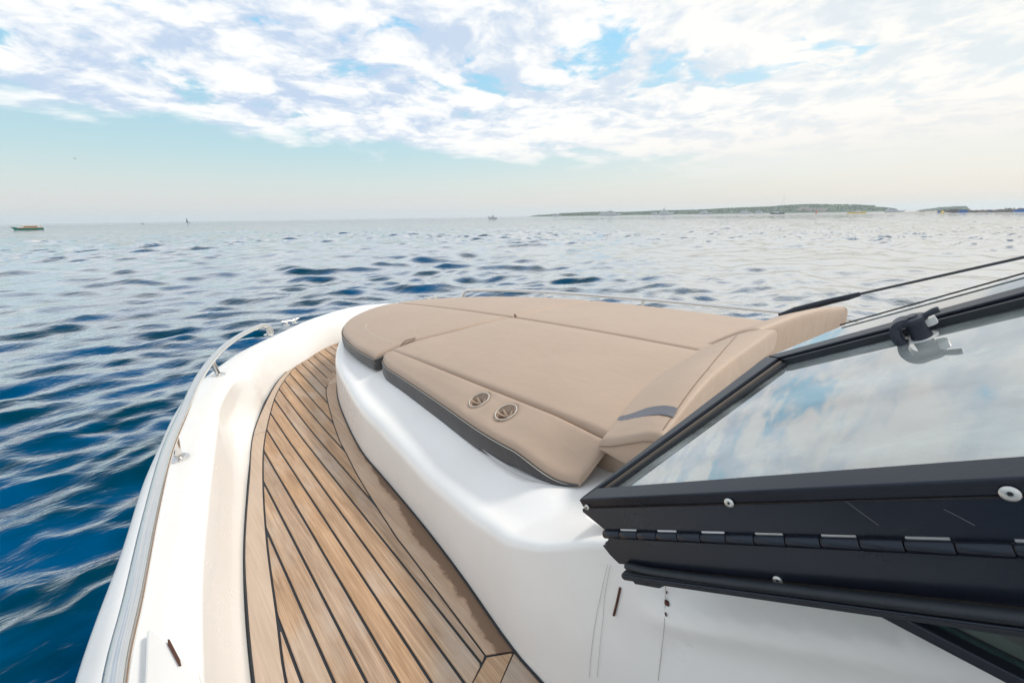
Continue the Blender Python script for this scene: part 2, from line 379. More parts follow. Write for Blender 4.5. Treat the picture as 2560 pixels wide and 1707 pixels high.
# ================================================================= SEA
def build_sea():
    fine = np.radians(np.r_[np.arange(-84, -54, .22), np.arange(-54, 54.01, .135), np.arange(54.2, 62, .22)]); coarse = np.radians(np.arange(63.5, 360-84-1, 1.5))
    ang = np.r_[fine, coarse]; K = len(ang)
    r = [0.35]
    while r[-1] < 420: r.append(r[-1]*1.0115 + .0)
    while r[-1] < 32000: r.append(r[-1]*1.08)
    r = np.array(r); Rr, An = np.meshgrid(r, ang, indexing='ij')
    X = Rr*np.sin(An); Y = Rr*np.cos(An)
    H = np.zeros_like(X); DX = np.zeros_like(X); DY = np.zeros_like(X)
    sp = np.maximum(.0115*Rr, .02)
    d0 = A + math.pi*0  # travel direction: along the yacht's axis
    N = 150; lam = np.exp(np.linspace(math.log(.20), math.log(9.0), N)); rng2 = np.random.default_rng(5)
    for i, l in enumerate(lam):
        k = 2*math.pi/l
        sl = .006 if l > 5 else (.0135 if l > 1.6 else (.034 if l > .8 else .040))
        th = d0 + (rng2.normal(0, .40 if l > 2 else .62) if i % 3 else rng2.normal(-.55, .5)); ph = rng2.uniform(0, 6.283)
        dx, dy = -math.sin(th), math.cos(th); a = sl / k
        att = np.clip((l / sp - 2.2) / 2.2, 0, 1)
        ph_ = k*(dx*X + dy*Y) + ph + .6*np.sin(.21*X + .13*Y + i)
        s, c = np.sin(ph_), np.cos(ph_)
        boost = 1 + 2.4*np.clip((Rr-10)/60, 0, 1) if l > 1.6 else 1.0; a = a*boost; H += a*att*s; DX += .45*dx*a*att*c; DY += .45*dy*a*att*c
    env = 1 + .35*np.sin(.11*X + .05*Y + 1) * np.sin(.07*Y - .04*X)
    H *= env
    G = np.stack([X + DX, Y + DY, H], -1)
    G = np.concatenate([G, G[:, :1]], axis=1)
    o = grid('sea', G, WATER); o['kind'] = 'structure'; o['label'] = 'open blue sea with small choppy waves reflecting a pale sky'
    return o
build_sea()

# ================================================================= YACHT
yacht = tag(empty('motor_yacht', (0, 0, 0), A), 'white motor yacht foredeck with teak side deck, steel grab rails and a black framed windscreen', 'yacht')

ST = [  # O outer edge, I inner top edge, G fold, H low fold, W foot at the walkway
 ((-2.2,-.30,.22), (-2.2,-.10,.22), (-2.2,-.085,.14), (-2.2,-.07,.06), (-2.2,-.055,0)),
 ((-.5,-.29,.22), (-.5,-.095,.22), (-.5,-.08,.14), (-.5,-.06,.06), (-.5,-.04,0)),
 ((.45,-.265,.22), (.45,-.07,.22), (.45,-.055,.14), (.45,-.035,.06), (.45,-.018,0)),
 ((.94,-.22,.22), (.97,-.03,.22), (.96,-.018,.14), (.95,.0,.06), (.94,.02,0)),
 ((1.31,-.155,.22), (1.36,.03,.22), (1.35,.045,.14), (1.35,.06,.06), (1.35,.08,0)),
 ((1.66,-.10,.22), (1.72,.095,.22), (1.72,.11,.14), (1.73,.13,.06), (1.75,.165,0)),
 ((1.94,-.04,.222), (1.99,.145,.22), (1.99,.155,.14), (2.0,.17,.055), (2.0,.225,0)),
 ((2.08,-.01,.223), (2.10,.162,.215), (2.12,.172,.12), (2.12,.19,.05), (2.12,.255,.003)),
 ((2.2,.02,.225), (2.20,.19,.222), (2.24,.19,.09), (2.25,.23,.045), (2.25,.295,.006)),
 ((2.36,.07,.228), (2.36,.245,.228), (2.38,.255,.11), (2.38,.295,.06), (2.38,.34,.01)),
 ((2.5,.13,.232), (2.5,.312,.232), (2.51,.345,.195), (2.50,.375,.10), (2.5,.385,.015)),
 ((2.64,.20,.235), (2.66,.372,.235), (2.66,.405,.195), (2.64,.43,.10), (2.62,.44,.02)),
 ((2.95,.40,.24), (2.93,.51,.238), (2.91,.535,.195), (2.88,.555,.11), (2.86,.575,.035)),
 ((3.27,.70,.24), (3.18,.76,.238), (3.14,.77,.195), (3.09,.785,.12), (3.06,.79,.055)),
 ((3.5,.93,.242), (3.35,.99,.24), (3.30,.98,.195), (3.25,.965,.13), (3.22,.955,.065)),
 ((3.66,1.17,.245), (3.46,1.19,.24), (3.40,1.16,.195), (3.35,1.13,.13), (3.32,1.11,.07)),
 ((3.72,1.30,.247), (3.52,1.30,.24), (3.46,1.29,.195), (3.41,1.28,.13), (3.37,1.27,.07)),
 ((3.745,1.448,.25), (3.55,1.4575,.24), (3.49,1.4605,.195), (3.43,1.4635,.13), (3.39,1.4655,.07))]
def mirror(rows): return rows + [tuple((*mir(u, v), z) for (u, v, z) in r) for r in rows[-2::-1]]
def cols(table, k): return [r[k] for r in mirror(table)]
NB = 400
def param_spline(P, n):
    """spline by station index so that columns stay matched"""
    P = np.array(P, float); k = len(P); T = np.zeros_like(P); T[1:-1] = (P[2:]-P[:-2])/2; T[0] = P[1]-P[0]; T[-1] = P[-1]-P[-2]
    for q in range(1, k-1):   # no overshoot
        for c in range(P.shape[1]):
            a, b = P[q,c]-P[q-1,c], P[q+1,c]-P[q,c]
            if a*b <= 0: T[q,c] = 0
            else: T[q,c] = np.sign(T[q,c])*min(abs(T[q,c]), 2*min(abs(a), abs(b)))
    s = np.linspace(0, k-1, n); i = np.clip(s.astype(int), 0, k-2); x = (s-i)[:, None]
    return (2*x**3-3*x**2+1)*P[i] + (x**3-2*x**2+x)*T[i] + (-2*x**3+3*x**2)*P[i+1] + (x**3-x**2)*T[i+1]
O, I, G_, H_, W_ = (param_spline(cols(ST, k), NB) for k in range(5))
def outward(P):
    T = np.gradient(P[:, :2], axis=0); T /= np.linalg.norm(T, axis=1)[:, None]; return np.stack([T[:, 1], -T[:, 0]], 1)
NO = outward(O)          # (u, v) outward normal (port side: towards -v)
if NO[60, 1] > 0: NO = -NO
def off(P, d, dz=0.0):
    Q = P.copy(); Q[:, :2] += NO*d; Q[:, 2] += dz; return Q
def toL(R): return np.stack([R[..., 1], R[..., 0], R[..., 2] + DECK], -1)
top = [off(O, -.02, 0.006)]
def mixr(a, b, f): return a*(1-f) + b*f
rows = []
# outer skin of the hull, up over the gunwale, and down the inner face
for dd, dz in ((-.60, -2.55), (-.46, -2.1), (-.26, -1.4), (-.10, -.6), (-.035, -.25), (.0, -.09), (.004, -.05), (.006, -.03), (.004, -.016), (-.002, -.007), (-.012, -.001), (-.028, .003)):
    rows.append(off(O, dd, dz))
rows_h = rows[:6]; rows_b = rows[5:]
rows_b.append(mixr(off(O, -.02), I, .5) + np.array([0, 0, .004]))
e1 = I.copy(); dIO = (O - I); dIO /= np.linalg.norm(dIO, axis=1)[:, None]; dGI = G_ - I; ln = np.linalg.norm(dGI, axis=1)[:, None]; dGI /= ln
for f in (1, .6, .25, 0):
    rows_b.append(I + dIO*.022*f + dGI*.0*f - np.array([0, 0, .010])*(1-f)**1.5)
for f in (.25, .6): rows_b.append(I + dGI*ln*.5*f - np.array([0, 0, .010])*(1-f))
rows_b += [mixr(I, G_, .75), mixr(G_, I, .08), mixr(G_, H_, .12), mixr(G_, H_, .5), mixr(G_, H_, .88), mixr(H_, W_, .12), mixr(H_, W_, .5)]
Wl = W_.copy(); Wl[:, 2] -= .012; rows_b.append(W_); rows_b.append(Wl)
grid('hull', toL(np.array(rows_h)), GEL, yacht)
grid('bulwark', toL(np.array(rows_b)), GEL, yacht)
# sole under the teak (caulk shows in the seams) ------------------------------------------
Wc = W_.copy()
cen = Wc.copy(); cen[:, 1] = 1.47; cen[:, 0] = np.minimum(cen[:, 0], 3.3)
sole = [Wc + np.array([0, 0, -.0045]), cen]
sole = np.array([mixr(Wc, cen, f) for f in np.linspace(0, 1, 24)])
for a in range(sole.shape[0]):
    for b in range(sole.shape[1]): sole[a, b, 2] = zd(sole[a, b, 0]) - .0045
grid('deck_caulk', toL(sole), CAULK, yacht)

# ---- teak ------------------------------------------------------------------------------
# the edge of the teak and the inner lines of the two margin boards, read from the photograph
WO = [(-2.0,-.052), (-1.0,-.045), (-.2,-.035), (.5,-.012)] + [on_z(px, py, zd)[:2] for px, py in [(634,1707),(612,1450),(611,1350),(622,1200),(632,1087),(662,1010),(700,945),(760,890),(800,866)]] + [(3.30,1.09),(3.35,1.25),(3.37,1.465)]
MO = [(-2.0,.02), (-1.0,.025), (-.2,.035), (.45,.05)] + [on_z(px, py, zd)[:2] for px, py in [(715,1707),(691,1537),(666,1348),(657,1197),(661,1100),(684,1002),(703,961),(744,908),(771,880),(790,866)]] + [(3.30,1.16),(3.34,1.30),(3.365,1.465)]
MI = [on_z(px, py, zd)[:2] for px, py in [(1214,1638),(1011,1367),(990,1340),(897,1193),(863,1127),(850,1103),(831,1048),(816,986),(818,964),(839,940)]]
CAB = [(-2.2,.47), (-1.0,.485), (0,.50)] + [on_z(px, py, zd)[:2] for px, py in [(1360,1707),(1288,1626),(1150,1430),(1050,1300),(960,1193),(905,1127),(861,1040),(845,990)]] + [(2.62,.845),(2.80,.935),(2.97,1.06),(3.08,1.22),(3.13,1.478)]
WOc, MOc, MIc, CABc = spline(WO, 400), spline(MO, 400), spline(MI, 160), spline(CAB, 400)
def clip(poly, a, b, c):   # keep a*u+b*v <= c
    outp = []
    for i in range(len(poly)):
        p, q = poly[i], poly[(i+1) % len(poly)]; dp, dq = a*p[0]+b*p[1]-c, a*q[0]+b*q[1]-c
        if dp <= 0: outp.append(p)
        if dp*dq < 0: f = dp/(dp-dq); outp.append((p[0]+(q[0]-p[0])*f, p[1]+(q[1]-p[1])*f))
    return outp
def board(name, poly, m, gap=.0025, uvf=None, label=None):
    """a flat board with a rounded upper edge lying on the deck"""
    pts = []
    for p in poly:
        if not pts or (abs(p[0]-pts[-1][0]) + abs(p[1]-pts[-1][1])) > 2e-3: pts.append(p)
    if len(pts) < 3: return None
    ar = sum(pts[i][0]*pts[(i+1) % len(pts)][1]-pts[(i+1) % len(pts)][0]*pts[i][1] for i in range(len(pts)))/2
    if abs(ar) < 2e-4: return None
    if ar < 0: pts.reverse()
    bm = bmesh.new()
    vs = [bm.verts.new(L(u, v, zd(u))) for u, v in pts]
    try: f = bm.faces.new(vs)
    except ValueError: bm.free(); return None
    bm.normal_update()
    if f.normal.z < 0: f.normal_flip()
    r = bmesh.ops.inset_region(bm, faces=[f], thickness=.0016, depth=0.0)
    for v in vs: v.co.z -= .0011
    res = bmesh.ops.extrude_edge_only(bm, edges=[e for e in bm.edges if e.is_boundary])
    for g in res['geom']:
        if isinstance(g, bmesh.types.BMVert): g.co.z -= .0034
    bmesh.ops.triangulate(bm, faces=[q for q in bm.faces if len(q.verts) > 4])
    bmesh.ops.recalc_face_normals(bm, faces=bm.faces)
    me = bpy.data.meshes.new(name); bm.to_mesh(me); bm.free()
    if uvf:
        ul = me.uv_layers.new(name='UVMap')
        for lp in me.loops:
            co = me.vertices[lp.vertex_index].co; ul.data[lp.index].uv = uvf(co.y, co.x)
    o = link(name, me, m, yacht, False)
    if label: o['label'] = label
    return o
def vat(curve, u): i = np.argsort(curve[:, 0]); return float(np.interp(u, curve[i, 0], curve[i, 1]))
def strip(cA, cB, u0, u1, n=28, ga=.0025, gb=.0025):
    us = np.linspace(u0, u1, n); return [(u, vat(cA, u)+ga) for u in us] + [(u, vat(cB, u)-gb) for u in us[::-1]]
uj = on_z(632, 1087, zd)[0]
board('margin_board', strip(WOc, MOc, uj+.0015, 3.30, 50, .003), TEAKP)
board('margin_board', strip(WOc, MOc, .20, uj-.0015, 50, .003), TEAKP)
board('margin_board', strip(WOc, MOc, -1.9, .197, 30, .003), TEAKP)
u_e = MI[0][0]; u_f = MIc[-1][0]
inner_uv = lambda u, v: (min(1, max(0, (v - vat(MIc, u)) / max(.02, vat(CABc, u) - vat(MIc, u)))), u)
CABi = CABc.copy()
uk = on_z(806, 977, zd)[0]
uq = on_z(1285, 1627, zd)[0]
board('margin_board', strip(MIc, CABi, u_e+.002, 2.56, 60, .0025, .004) + [(u, vat(CABi, u)-.004) for u in (u_e-.02, uq+.003) if u < u_e], TEAKI, uvf=inner_uv, label='pale teak margin board with a dark brown stain along the cabin side')
pe = on_z(1214, 1638, zd)
# forward short piece turning in to the cabin
board('margin_board', [(2.563, vat(MIc, 2.56)+.0025), (2.66, .79), (2.76, .875), (2.775, .90), (2.70, .875), (2.563, vat(CABi, 2.563)-.006)], TEAKP)
# aft pieces by the cabin, turned at an angle and split by a crack
pz = lambda q: on_z(q[0], q[1], zd)[:2]
board('margin_board', [pz(q) for q in [(1217,1642),(1281,1631),(1247,1711),(1185,1900),(1085,1900),(1180,1711)]], TEAK)
board('margin_board', [pz(q) for q in [(1285,1632),(1360,1711),(1520,1900),(1190,1900),(1250,1711)]], TEAK)
# planks: laid fore and aft, cut to the margin boards
PW = .0550; SL = .015; aft_u = pz((1085, 1895))[0]
ia, ib = pz((1085, 1900)), pz((1178, 1711))
inn = [(ia[0], ia[1]-.0025), (ib[0], ib[1]-.0025)] + [(p[0], p[1]-.0025) for p in MIc] + [(2.79, .915)] + [(p[0], p[1]-.004) for p in CABc if p[0] > 2.80] + [(3.14, 1.47), (3.36, 1.47)]
inn = np.array(sorted(inn))
for k in range(-4, 28):
    w0 = .1475 + k*PW; run = []; runs = []
    for u in np.linspace(aft_u, 3.34, 420):
        lo = max(vat(MOc, u)+.0036, w0 + .0034 + SL*u); hi = min(float(np.interp(u, inn[:, 0], inn[:, 1])), w0 + PW - .0034 + SL*u)
        if hi > lo + .0015: run.append((u, lo, hi))
        elif run: runs.append(run); run = []
    if run: runs.append(run)
    for run in runs:
        if len(run) < 6: continue
        V, Fc = [], []; last = None; kept = []
        for a, r in enumerate(run):
            if a in (0, len(run)-1) or a % 3 == 0 or a < 6 or a > len(run)-7: kept.append(r)
        for (u, lo, hi) in kept:
            z = zd(u); q = min(.0016, (hi-lo)/3.2); sk = .0009
            V += [L(u, lo, z-.0045), L(u, lo, z-.0011), L(u, lo+q, z), L(u, hi-q, z), L(u, hi, z-.0011), L(u, hi, z-.0045)]
        for a in range(len(kept)-1):
            for b in range(5): c_ = a*6+b; Fc.append((c_, c_+1, c_+7, c_+6))
        Fc.append(tuple(range(6))); Fc.append(tuple((len(kept)-1)*6+b for b in range(6)))
        mesh('teak_plank', V, Fc, TEAK, yacht, smooth=False)

# ---- coachroof -------------------------------------------------------------------------
BASE = [tuple(p) for p in CABc[::4]]
def zsh(u): return lerp(u, [-1, -.3, 0, .25, .35, .43, .53, .66, .84, 1.1, 1.5, 2.6, 3.2], [.59, .59, .575, .50, .430, .385, .318, .258, .225, .21, .23, .25, .25])
def roofz(u): return lerp(u, [-1, 0, .3, .45, .6, .8, 1.2, 2.0, 2.7, 3.2], [.42, .42, .40, .362, .303, .292, .288, .272, .245, .24])
base = spline([(p[0], p[1], 0) for p in BASE], 260)
base = base[:, :2]
T = np.gradient(base, axis=0); T /= np.linalg.norm(T, axis=1)[:, None]; NI = np.stack([-T[:, 1], T[:, 0]], 1)
if NI[60, 1] < 0: NI = -NI           # towards the inside (+v)
def bump_(x, w): return math.exp(-(x/w)**2)
def crow(k):
    rr = []
    for i, (u, v) in enumerate(base):
        zs = zsh(u); s = sst(.35, 1.0, u); r = .030*s + .02; zb = zd(u); lean = .012 + .03*(1-sst(.4, 1.2, u))
        f = k
        if f <= 1:        # side wall with a moulded ridge aft under the windscreen
            z = zb + (zs - r - zb)*f; d_ = lean*f*(zs-zb)/.3
            zr = .355 + (.27-u)*.60
            if u < .40:
                a = sst(.30, .22, u); d_ += a*(.030*sst(zr-.02, zr+.035, z) - .016*bump_(z-zr+.01, .03))
            q = (u + NI[i, 0]*d_, v + NI[i, 1]*d_, z)
        elif f <= 2:      # rounded shoulder
            th = (f-1)*math.pi/2; d_ = lean*(zs-zb)/.3 + r*(1-math.cos(th)) + (.030*sst(.30, .22, u) if u < .4 else 0); z = zs - r + r*math.sin(th)
            q = (u + NI[i, 0]*d_, v + NI[i, 1]*d_, z)
        else:
            g = (f-2); d0 = lean*(zs-zb)/.3 + r + (.030*sst(.30, .22, u) if u < .4 else 0); us, vs_ = u + NI[i, 0]*d0, v + NI[i, 1]*d0
            uc = min(u, 2.9) if u > 2.2 else u; uc = lerp(u, [-3, 2.2, 3.2], [-3, 2.2, 2.7])
            uu, vv = us + (uc-us)*g, vs_ + (vc(uc)-vs_)*g
            dist = math.hypot(uu-us, vv-vs_); zt = roofz(uu) + .06*sst(.7, 1.6, vv)*sst(3.0, 2.0, uu)
            h = sst(0, .16, dist); z = zs*(1-h) + zt*h
            q = (uu, vv, z)
        rr.append(q)
    return rr
ks = list(np.linspace(0, 1, 34)) + [1+x for x in np.linspace(.12, 1, 8)] + [2+x for x in (.02, .04, .07, .1, .13, .17, .22, .3, .45, .7, 1)]
CR = np.array([crow(k) for k in ks])
grid('coachroof', toL(CR), GEL, yacht)
CRm = CR.copy(); CRm[..., 0], CRm[..., 1] = (lambda u, v: ((u*(1-2*.05*.05/1.0025) - 2*.05/1.0025*(v-1.635)), (v - 2/1.0025*(v-1.635) - 2*.05/1.0025*u)))(CR[..., 0], CR[..., 1])
grid('coachroof', toL(CRm), GEL, yacht)
# black bedding line between the cabin side and the teak
tube('bedding_strip', [L(u, v-.003, zd(u)+.001) for u, v in CABc[::6] if -1.9 < u < 2.66], .0035, CAULK, yacht, n=6)
tube('bedding_strip', [L(u, v+.001, zd(u)-.001) for u, v in WOc[::6] if u < 3.3], .0022, CAULK, yacht, n=6)
# scratches and rusty marks on the cabin side
def wallpt(px, py, lift=.004):
    """point of the photograph on the cabin side"""
    best = None
    for v in np.linspace(.47, .62, 61):
        u, _, z = on_v(px, py, v)
        vb = vat(CABc, u); zs = zsh(u); lean = .012 + .03*(1-sst(.4, 1.2, u)); vw = vb + lean*z/.3
        zr = .355 + (.27-u)*.60
        if u < .40: vw += sst(.30, .22, u)*(.030*sst(zr-.02, zr+.035, z) - .016*bump_(z-zr+.01, .03))
        e = abs(vw - v)
        if best is None or e < best[0]: best = (e, u, v, z)
    return L(best[1], best[2]-lift, best[3])
for pts in ([(1520,1410),(1504,1480),(1488,1560),(1480,1620),(1474,1690)], [(1527,1412),(1512,1490),(1509,1540),(1502,1600),(1494,1690)]):
    tube('surface_scratch', [wallpt(*p, .0012) for p in pts], .00045, CRACK, yacht, n=5, res=30)
tube('rusty_slot', [wallpt(1551,1468,.001), wallpt(1543,1505,.001), wallpt(1535,1537,.001)], .0022, RUST, yacht, n=8)
tube('rust_spot', [wallpt(1664,1498,.001), wallpt(1668,1506,.001), wallpt(1672,1512,.001)], .0035, RUST, yacht, n=8, radii=[.5, 1.3, .6])
tube('rust_spot', [wallpt(1664,1530,.001), wallpt(1666,1538,.001)], .0014, RUST, yacht, n=6)
tube('rust_spot', [wallpt(1667,1477,.001), wallpt(1668,1482,.001)], .0012, RUST, yacht, n=6)
tube('body_seam', [wallpt(x, y, -.0002) for x, y in [(1664,1440),(1663,1500),(1660,1570),(1652,1640),(1645,1700)]], .0007, CRACK, yacht, n=5, res=24)
# white moulded box on the gunwale near the camera
ZG = .22
prism('gate_block', [(.40,-.125), (.79,-.125), (.955,-.115), (.955,-.105), (.79,-.05), (.40,-.045)], L(0, 0, 0), (0,1,0), (1,0,0), (0,0,1), ZG-.01, ZG+.02, GEL, yacht, .004)
bu = [on_z(x, y, ZG+.0215)[:2] for x, y in [(419,1598),(424,1598),(450,1648),(453,1662),(447,1663),(420,1612)]]
prism('latch_slot', [(u, v) for u, v in bu], L(0, 0, 0), (0,1,0), (1,0,0), (0,0,1), ZG+.0185, ZG+.0225, RUST, yacht)

# ---- rails -----------------------------------------------------------------------------
def rail(side):
    f = (lambda u, v, z: L(u, v, z)) if side < 0 else (lambda u, v, z: L(*mir(u, v), z + (.014 if z > .3 else 0)))
    ZR = .318
    pp_ = [(-2.2,-.195,ZR), (-1.2,-.19,ZR), (-.2,-.18,ZR), (.4,-.165,ZR)] + [on_z(x, y, ZR) for x, y in [(290,1690),(333,1500),(375,1300),(418,1130),(455,1040),(500,942),(550,877),(600,840),(642,819)]]
    e = pp_[-1]
    pp_ = pp_ + [(e[0]+.05, e[1]+.055, ZR-.004), (e[0]+.065, e[1]+.085, ZR-.03), (e[0]+.065, e[1]+.095, .25)]
    rl = tube('grab_rail', [f(*q) for q in pp_], .0165, STEEL, yacht, n=18, res=150)
    P = np.array(pp_)
    posts = [(-.6,-.155), (.35,-.13), tuple(on_z(447,1147,.222)[:2]), tuple(on_z(547,938,.235)[:2]), tuple(on_z(672,838,.24)[:2])]
    S = spline(pp_, 400)
    for (u, v) in posts:
        zb = lerp(u, [0, 1.9, 2.6, 3.3], [.222, .224, .236, .243])
        i = np.argmin((S[:, 0]-u)**2 + (S[:, 1]-v)**2 + 9*(S[:, 2] < ZR-.02))
        topp = S[i]
        st = tube('stanchion', [f(u, v, zb), f(*(topp*[1, 1, 1]))], .0115, STEEL, rl, n=14)
        lathe('flange', [(.0, .0), (.031, .0), (.031, .004), (.026, .008), (.014, .010), (.0, .010)], f(u, v, zb), (0, 0, 1), STEEL, rl, 28)
    return rl
rail(-1); rail(1)
for sgn, pts in ((-1, [(718,812),(735,808)]), (1, None)):
    a, b = (on_z(*q, .243) for q in [(717,813),(737,808)])
    f = (lambda u, v, z: L(u, v, z)) if sgn < 0 else (lambda u, v, z: L(*mir(u, v), z))
    d = np.array([b[0]-a[0], b[1]-a[1]]); d /= np.linalg.norm(d); zt = .270
    cl = tube('mooring_cleat', [f(a[0]-d[0]*.045, a[1]-d[1]*.045, zt+.006), f(a[0], a[1], zt), f(b[0], b[1], zt), f(b[0]+d[0]*.045, b[1]+d[1]*.045, zt+.006)], .0085, STEEL, yacht, n=12, res=20, radii=[.5+.5*math.sin(math.pi*i/19)**.4 for i in range(20)])
    for q in (a, b):
        tube('cleat_post', [f(q[0], q[1], .24), f(q[0], q[1], zt)], .0105, STEEL, cl, n=12)
        lathe('cleat_foot', [(0, 0), (.022, 0), (.02, .004), (0, .005)], f(q[0], q[1], .243), (0, 0, 1), STEEL, cl, 16)

# ---- windscreen ------------------------------------------------------------------------
S_ = .907
N0 = Vector((0, .509, .861)).normalized(); er = Vector((0, -.861, .509)).normalized(); EX = Vector((1, 0, 0))
TILT = math.radians(12); ea = EX*math.cos(TILT) + N0*math.sin(TILT); n_ = N0*math.cos(TILT) - EX*math.sin(TILT)   # the screen rises towards the centreline   # (v, u, z)
T0 = L(.424*S_, .53*S_, 1 - (1-.501)*S_)
def PL(a, b, h=0.0): return T0 + ea*a + er*b + n_*h
def plane_pt(px, py, h=0.0):
    r = ray(px, py); R = Vector((math.cos(A)*r[0]+math.sin(A)*r[1], -math.sin(A)*r[0]+math.cos(A)*r[1], r[2])); o0 = Vector((0, 0, CAMZ))
    k = (T0 + n_*h - o0).dot(n_)/R.dot(n_); q = o0 + R*k - T0; return q.dot(ea), q.dot(er)
aB, bB = plane_pt(1915, 890); aE = plane_pt(2560, 728)[0]; BL = 1.15
print('pane', aB, bB, aE)
fr = empty('windscreen_frame'); 
def PS(a, b, h=0.0): return T0 + EX*a + er*b + N0*h
def bar(name, poly, h0, h1, m, bev=.002, parent=None):
    return prism(name, poly, T0, ea, er, n_, h0, h1, m, parent or wf, bev)
# front bar is the frame's own mesh; the others are its pieces
bpy.data.objects.remove(fr)
def fb(a): return bB*a/aB
wf = prism('windscreen_frame', [(0, 0), (aB, bB), (aB-.03, bB+.030), (.034, .024)], T0, ea, er, n_, -.016, 0, BLACK, yacht, .002)
bar('side_bar', [(0, .001), (.030, .021), (.031, BL), (0, BL)], -.016, 0, BLACK)
bar('side_bar', [(aB, bB+.003), (aE, BL), (aE-.027, BL), (aB-.027, bB+.030)], -.015, 0, BLACK)
# port cheek of the door: plate with a chamfered front end, screws, hinge
bar('cheek_plate', [(.0, 0)], 0, 0, BLACK) if False else None
def side(poly, v0, v1, m, name, parent=None, bev=0.0):
    """polygon in (b, h) of the raked side plane, thickness along a"""
    return prism(name, poly, T0, er, N0, EX, v0, v1, m, parent or wf, bev)
side([(.000, -.0165), (-.002, -.021), (.034, -.052), (BL, -.052), (BL, -.0165)], .001, .006, BLACK, 'cheek_plate')
side([(.024, -.040), (BL, -.040), (BL, -.0165), (.010, -.0165)], .007, .055, BLACK, 'cheek_plate')
# hinge knuckles
seg = .0378*.907*1.0; b0 = .062
HN = -.0570
i = 0; b = b0 - seg*.9
while b < BL - .05:
    p0 = PS(-.001, b+.0006, HN)
    lathe('hinge_knuckle', [(0, 0), (.0058, 0), (.0064, .0008), (.0064, seg-.002), (.0058, seg-.0012), (0, seg-.0012)], p0, er, BLACK, wf, 14)
    if i % 2 == 1 : side([(b+.002, -.0522), (b+seg-.002, -.0522), (b+seg-.002, -.0488), (b+.002, -.0488)], -.0005, .0008, SCREWM if i > 5 else PLASTW, 'hinge_gap')
    b += seg; i += 1
# lower, fixed frame under the hinge
side([(.034, -.063), (BL, -.063), (BL, -.106), (.050, -.106), (.034, -.106), (.026, -.098), (.021, -.092), (.013, -.078), (.022, -.076), (.020, -.073), (.028, -.070)], .002, .03, BLACK, 'fixed_frame', bev=.001)
# the gasket and drip channel below it
tube('rubber_gasket', [PS(-.003, .055, -.104), PS(-.006, .10, -.107), PS(-.009, .3, -.107), PS(-.012, .55, -.105), PS(-.012, BL, -.103)], .0065, RUBBER, wf, n=12, res=40, flat=.75)
side([(.046, -.1125), (BL, -.1125), (BL, -.1245), (.045, -.1245), (.041, -.122), (.041, -.117)], -.010, .028, RUBBER, 'drip_channel', bev=.002)
tube('channel_lip', [PS(-.0115, .048, -.116), PS(-.0115, BL, -.116)], .0022, BLACK, wf, n=8)
side([(.058, -.1250), (.118, -.1250), (.104, -.131), (.060, -.130)], -.006, .024, RUBBER, 'drip_channel')
# screws
for (px, py, rr) in ((1468,1267,.0046), (1823,1256,.0056), (2525,1233,.0062), (1945,1450,.0052)):
    r = ray(px, py); R = Vector((math.cos(A)*r[0]+math.sin(A)*r[1], -math.sin(A)*r[0]+math.cos(A)*r[1], r[2])); o0 = Vector((0, 0, CAMZ)); vp = T0.x + (.0005 if py < 1400 else .0015)
    k = (vp - o0.x)/R.x; p = o0 + R*k
    lathe('screw', [(0, 0), (rr, 0), (rr, .0012), (rr*.75, .0022), (rr*.4, .0024), (rr*.38, .0012), (0, .0012)], p, (-1, 0, 0), SCREWM, wf, 20)
    lathe('screw_socket', [(0, 0), (rr*.30, 0), (rr*.30, .0004), (0, .0004)], p + Vector((-.0013, 0, 0)), (-1, 0, 0), CAULK, wf, 6)
for (qa_, qb_) in (((2112,1251),(2197,1313)), ((2359,1272),(2437,1313))):
    def ck(px, py):
        r = ray(px, py); R_ = Vector((math.cos(A)*r[0]+math.sin(A)*r[1], -math.sin(A)*r[0]+math.cos(A)*r[1], r[2])); o0 = Vector((0, 0, CAMZ)); return o0 + R_*((T0.x + .0009 - o0.x)/R_.x)
    tube('scratch', [ck(*qa_), (ck(*qa_)+ck(*qb_))/2 + Vector((0, .001, .0004)), ck(*qb_)],   .00028, DSCR, wf, n=4, res=8)
# glazing: recessed pane, tan strip at the front, black seal
bar('glazing_strip', [(.0345, .0245), (aB-.031, bB+.0305), (aB-.036, bB+.036), (.042, .030)], -.013, -.006, TAN, 0)
bar('glazing_seal', [(.042, .0305), (aB-.036, bB+.0365), (aB-.040, bB+.044), (.048, .037)], -.0145, -.010, RUBBER, 0)
g = prism('windscreen_glass', [(.022, .018), (aB-.02, bB+.024), (aE-.020, BL), (.022, BL)], T0, ea, er, n_, -.0165, -.016, GLASS, wf)
bar('glazing_seal', [(aB-.031, bB+.034), (aE-.0345, BL), (aE-.042, BL), (aB-.038, bB+.044)], -.0155, -.004, RUBBER, 0)
# fixed starboard pane beyond it with its thin black edge
e0, e1_ = plane_pt(2100, 812, -.008), plane_pt(2560, 683, -.008); dx_ = ((e1_[0]-e0[0])/(e1_[1]-e0[1]))
g2 = prism('fixed_glass', [(aB+.004, bB+.01), (aB+.03, bB-.0), (e0[0], e0[1]), (e0[0]+dx_*1.2, e0[1]+1.2), (aE+.004, e0[1]+1.2)], T0, ea, er, n_, -.012, -.0115, GLASS, wf)
tube('glass_edge_seal', [PL(e0[0], e0[1], -.008), PL(e1_[0], e1_[1], -.008), PL(e0[0]+dx_*1.1, e0[1]+1.1, -.008)], .0014, RUBBER, wf, n=8)
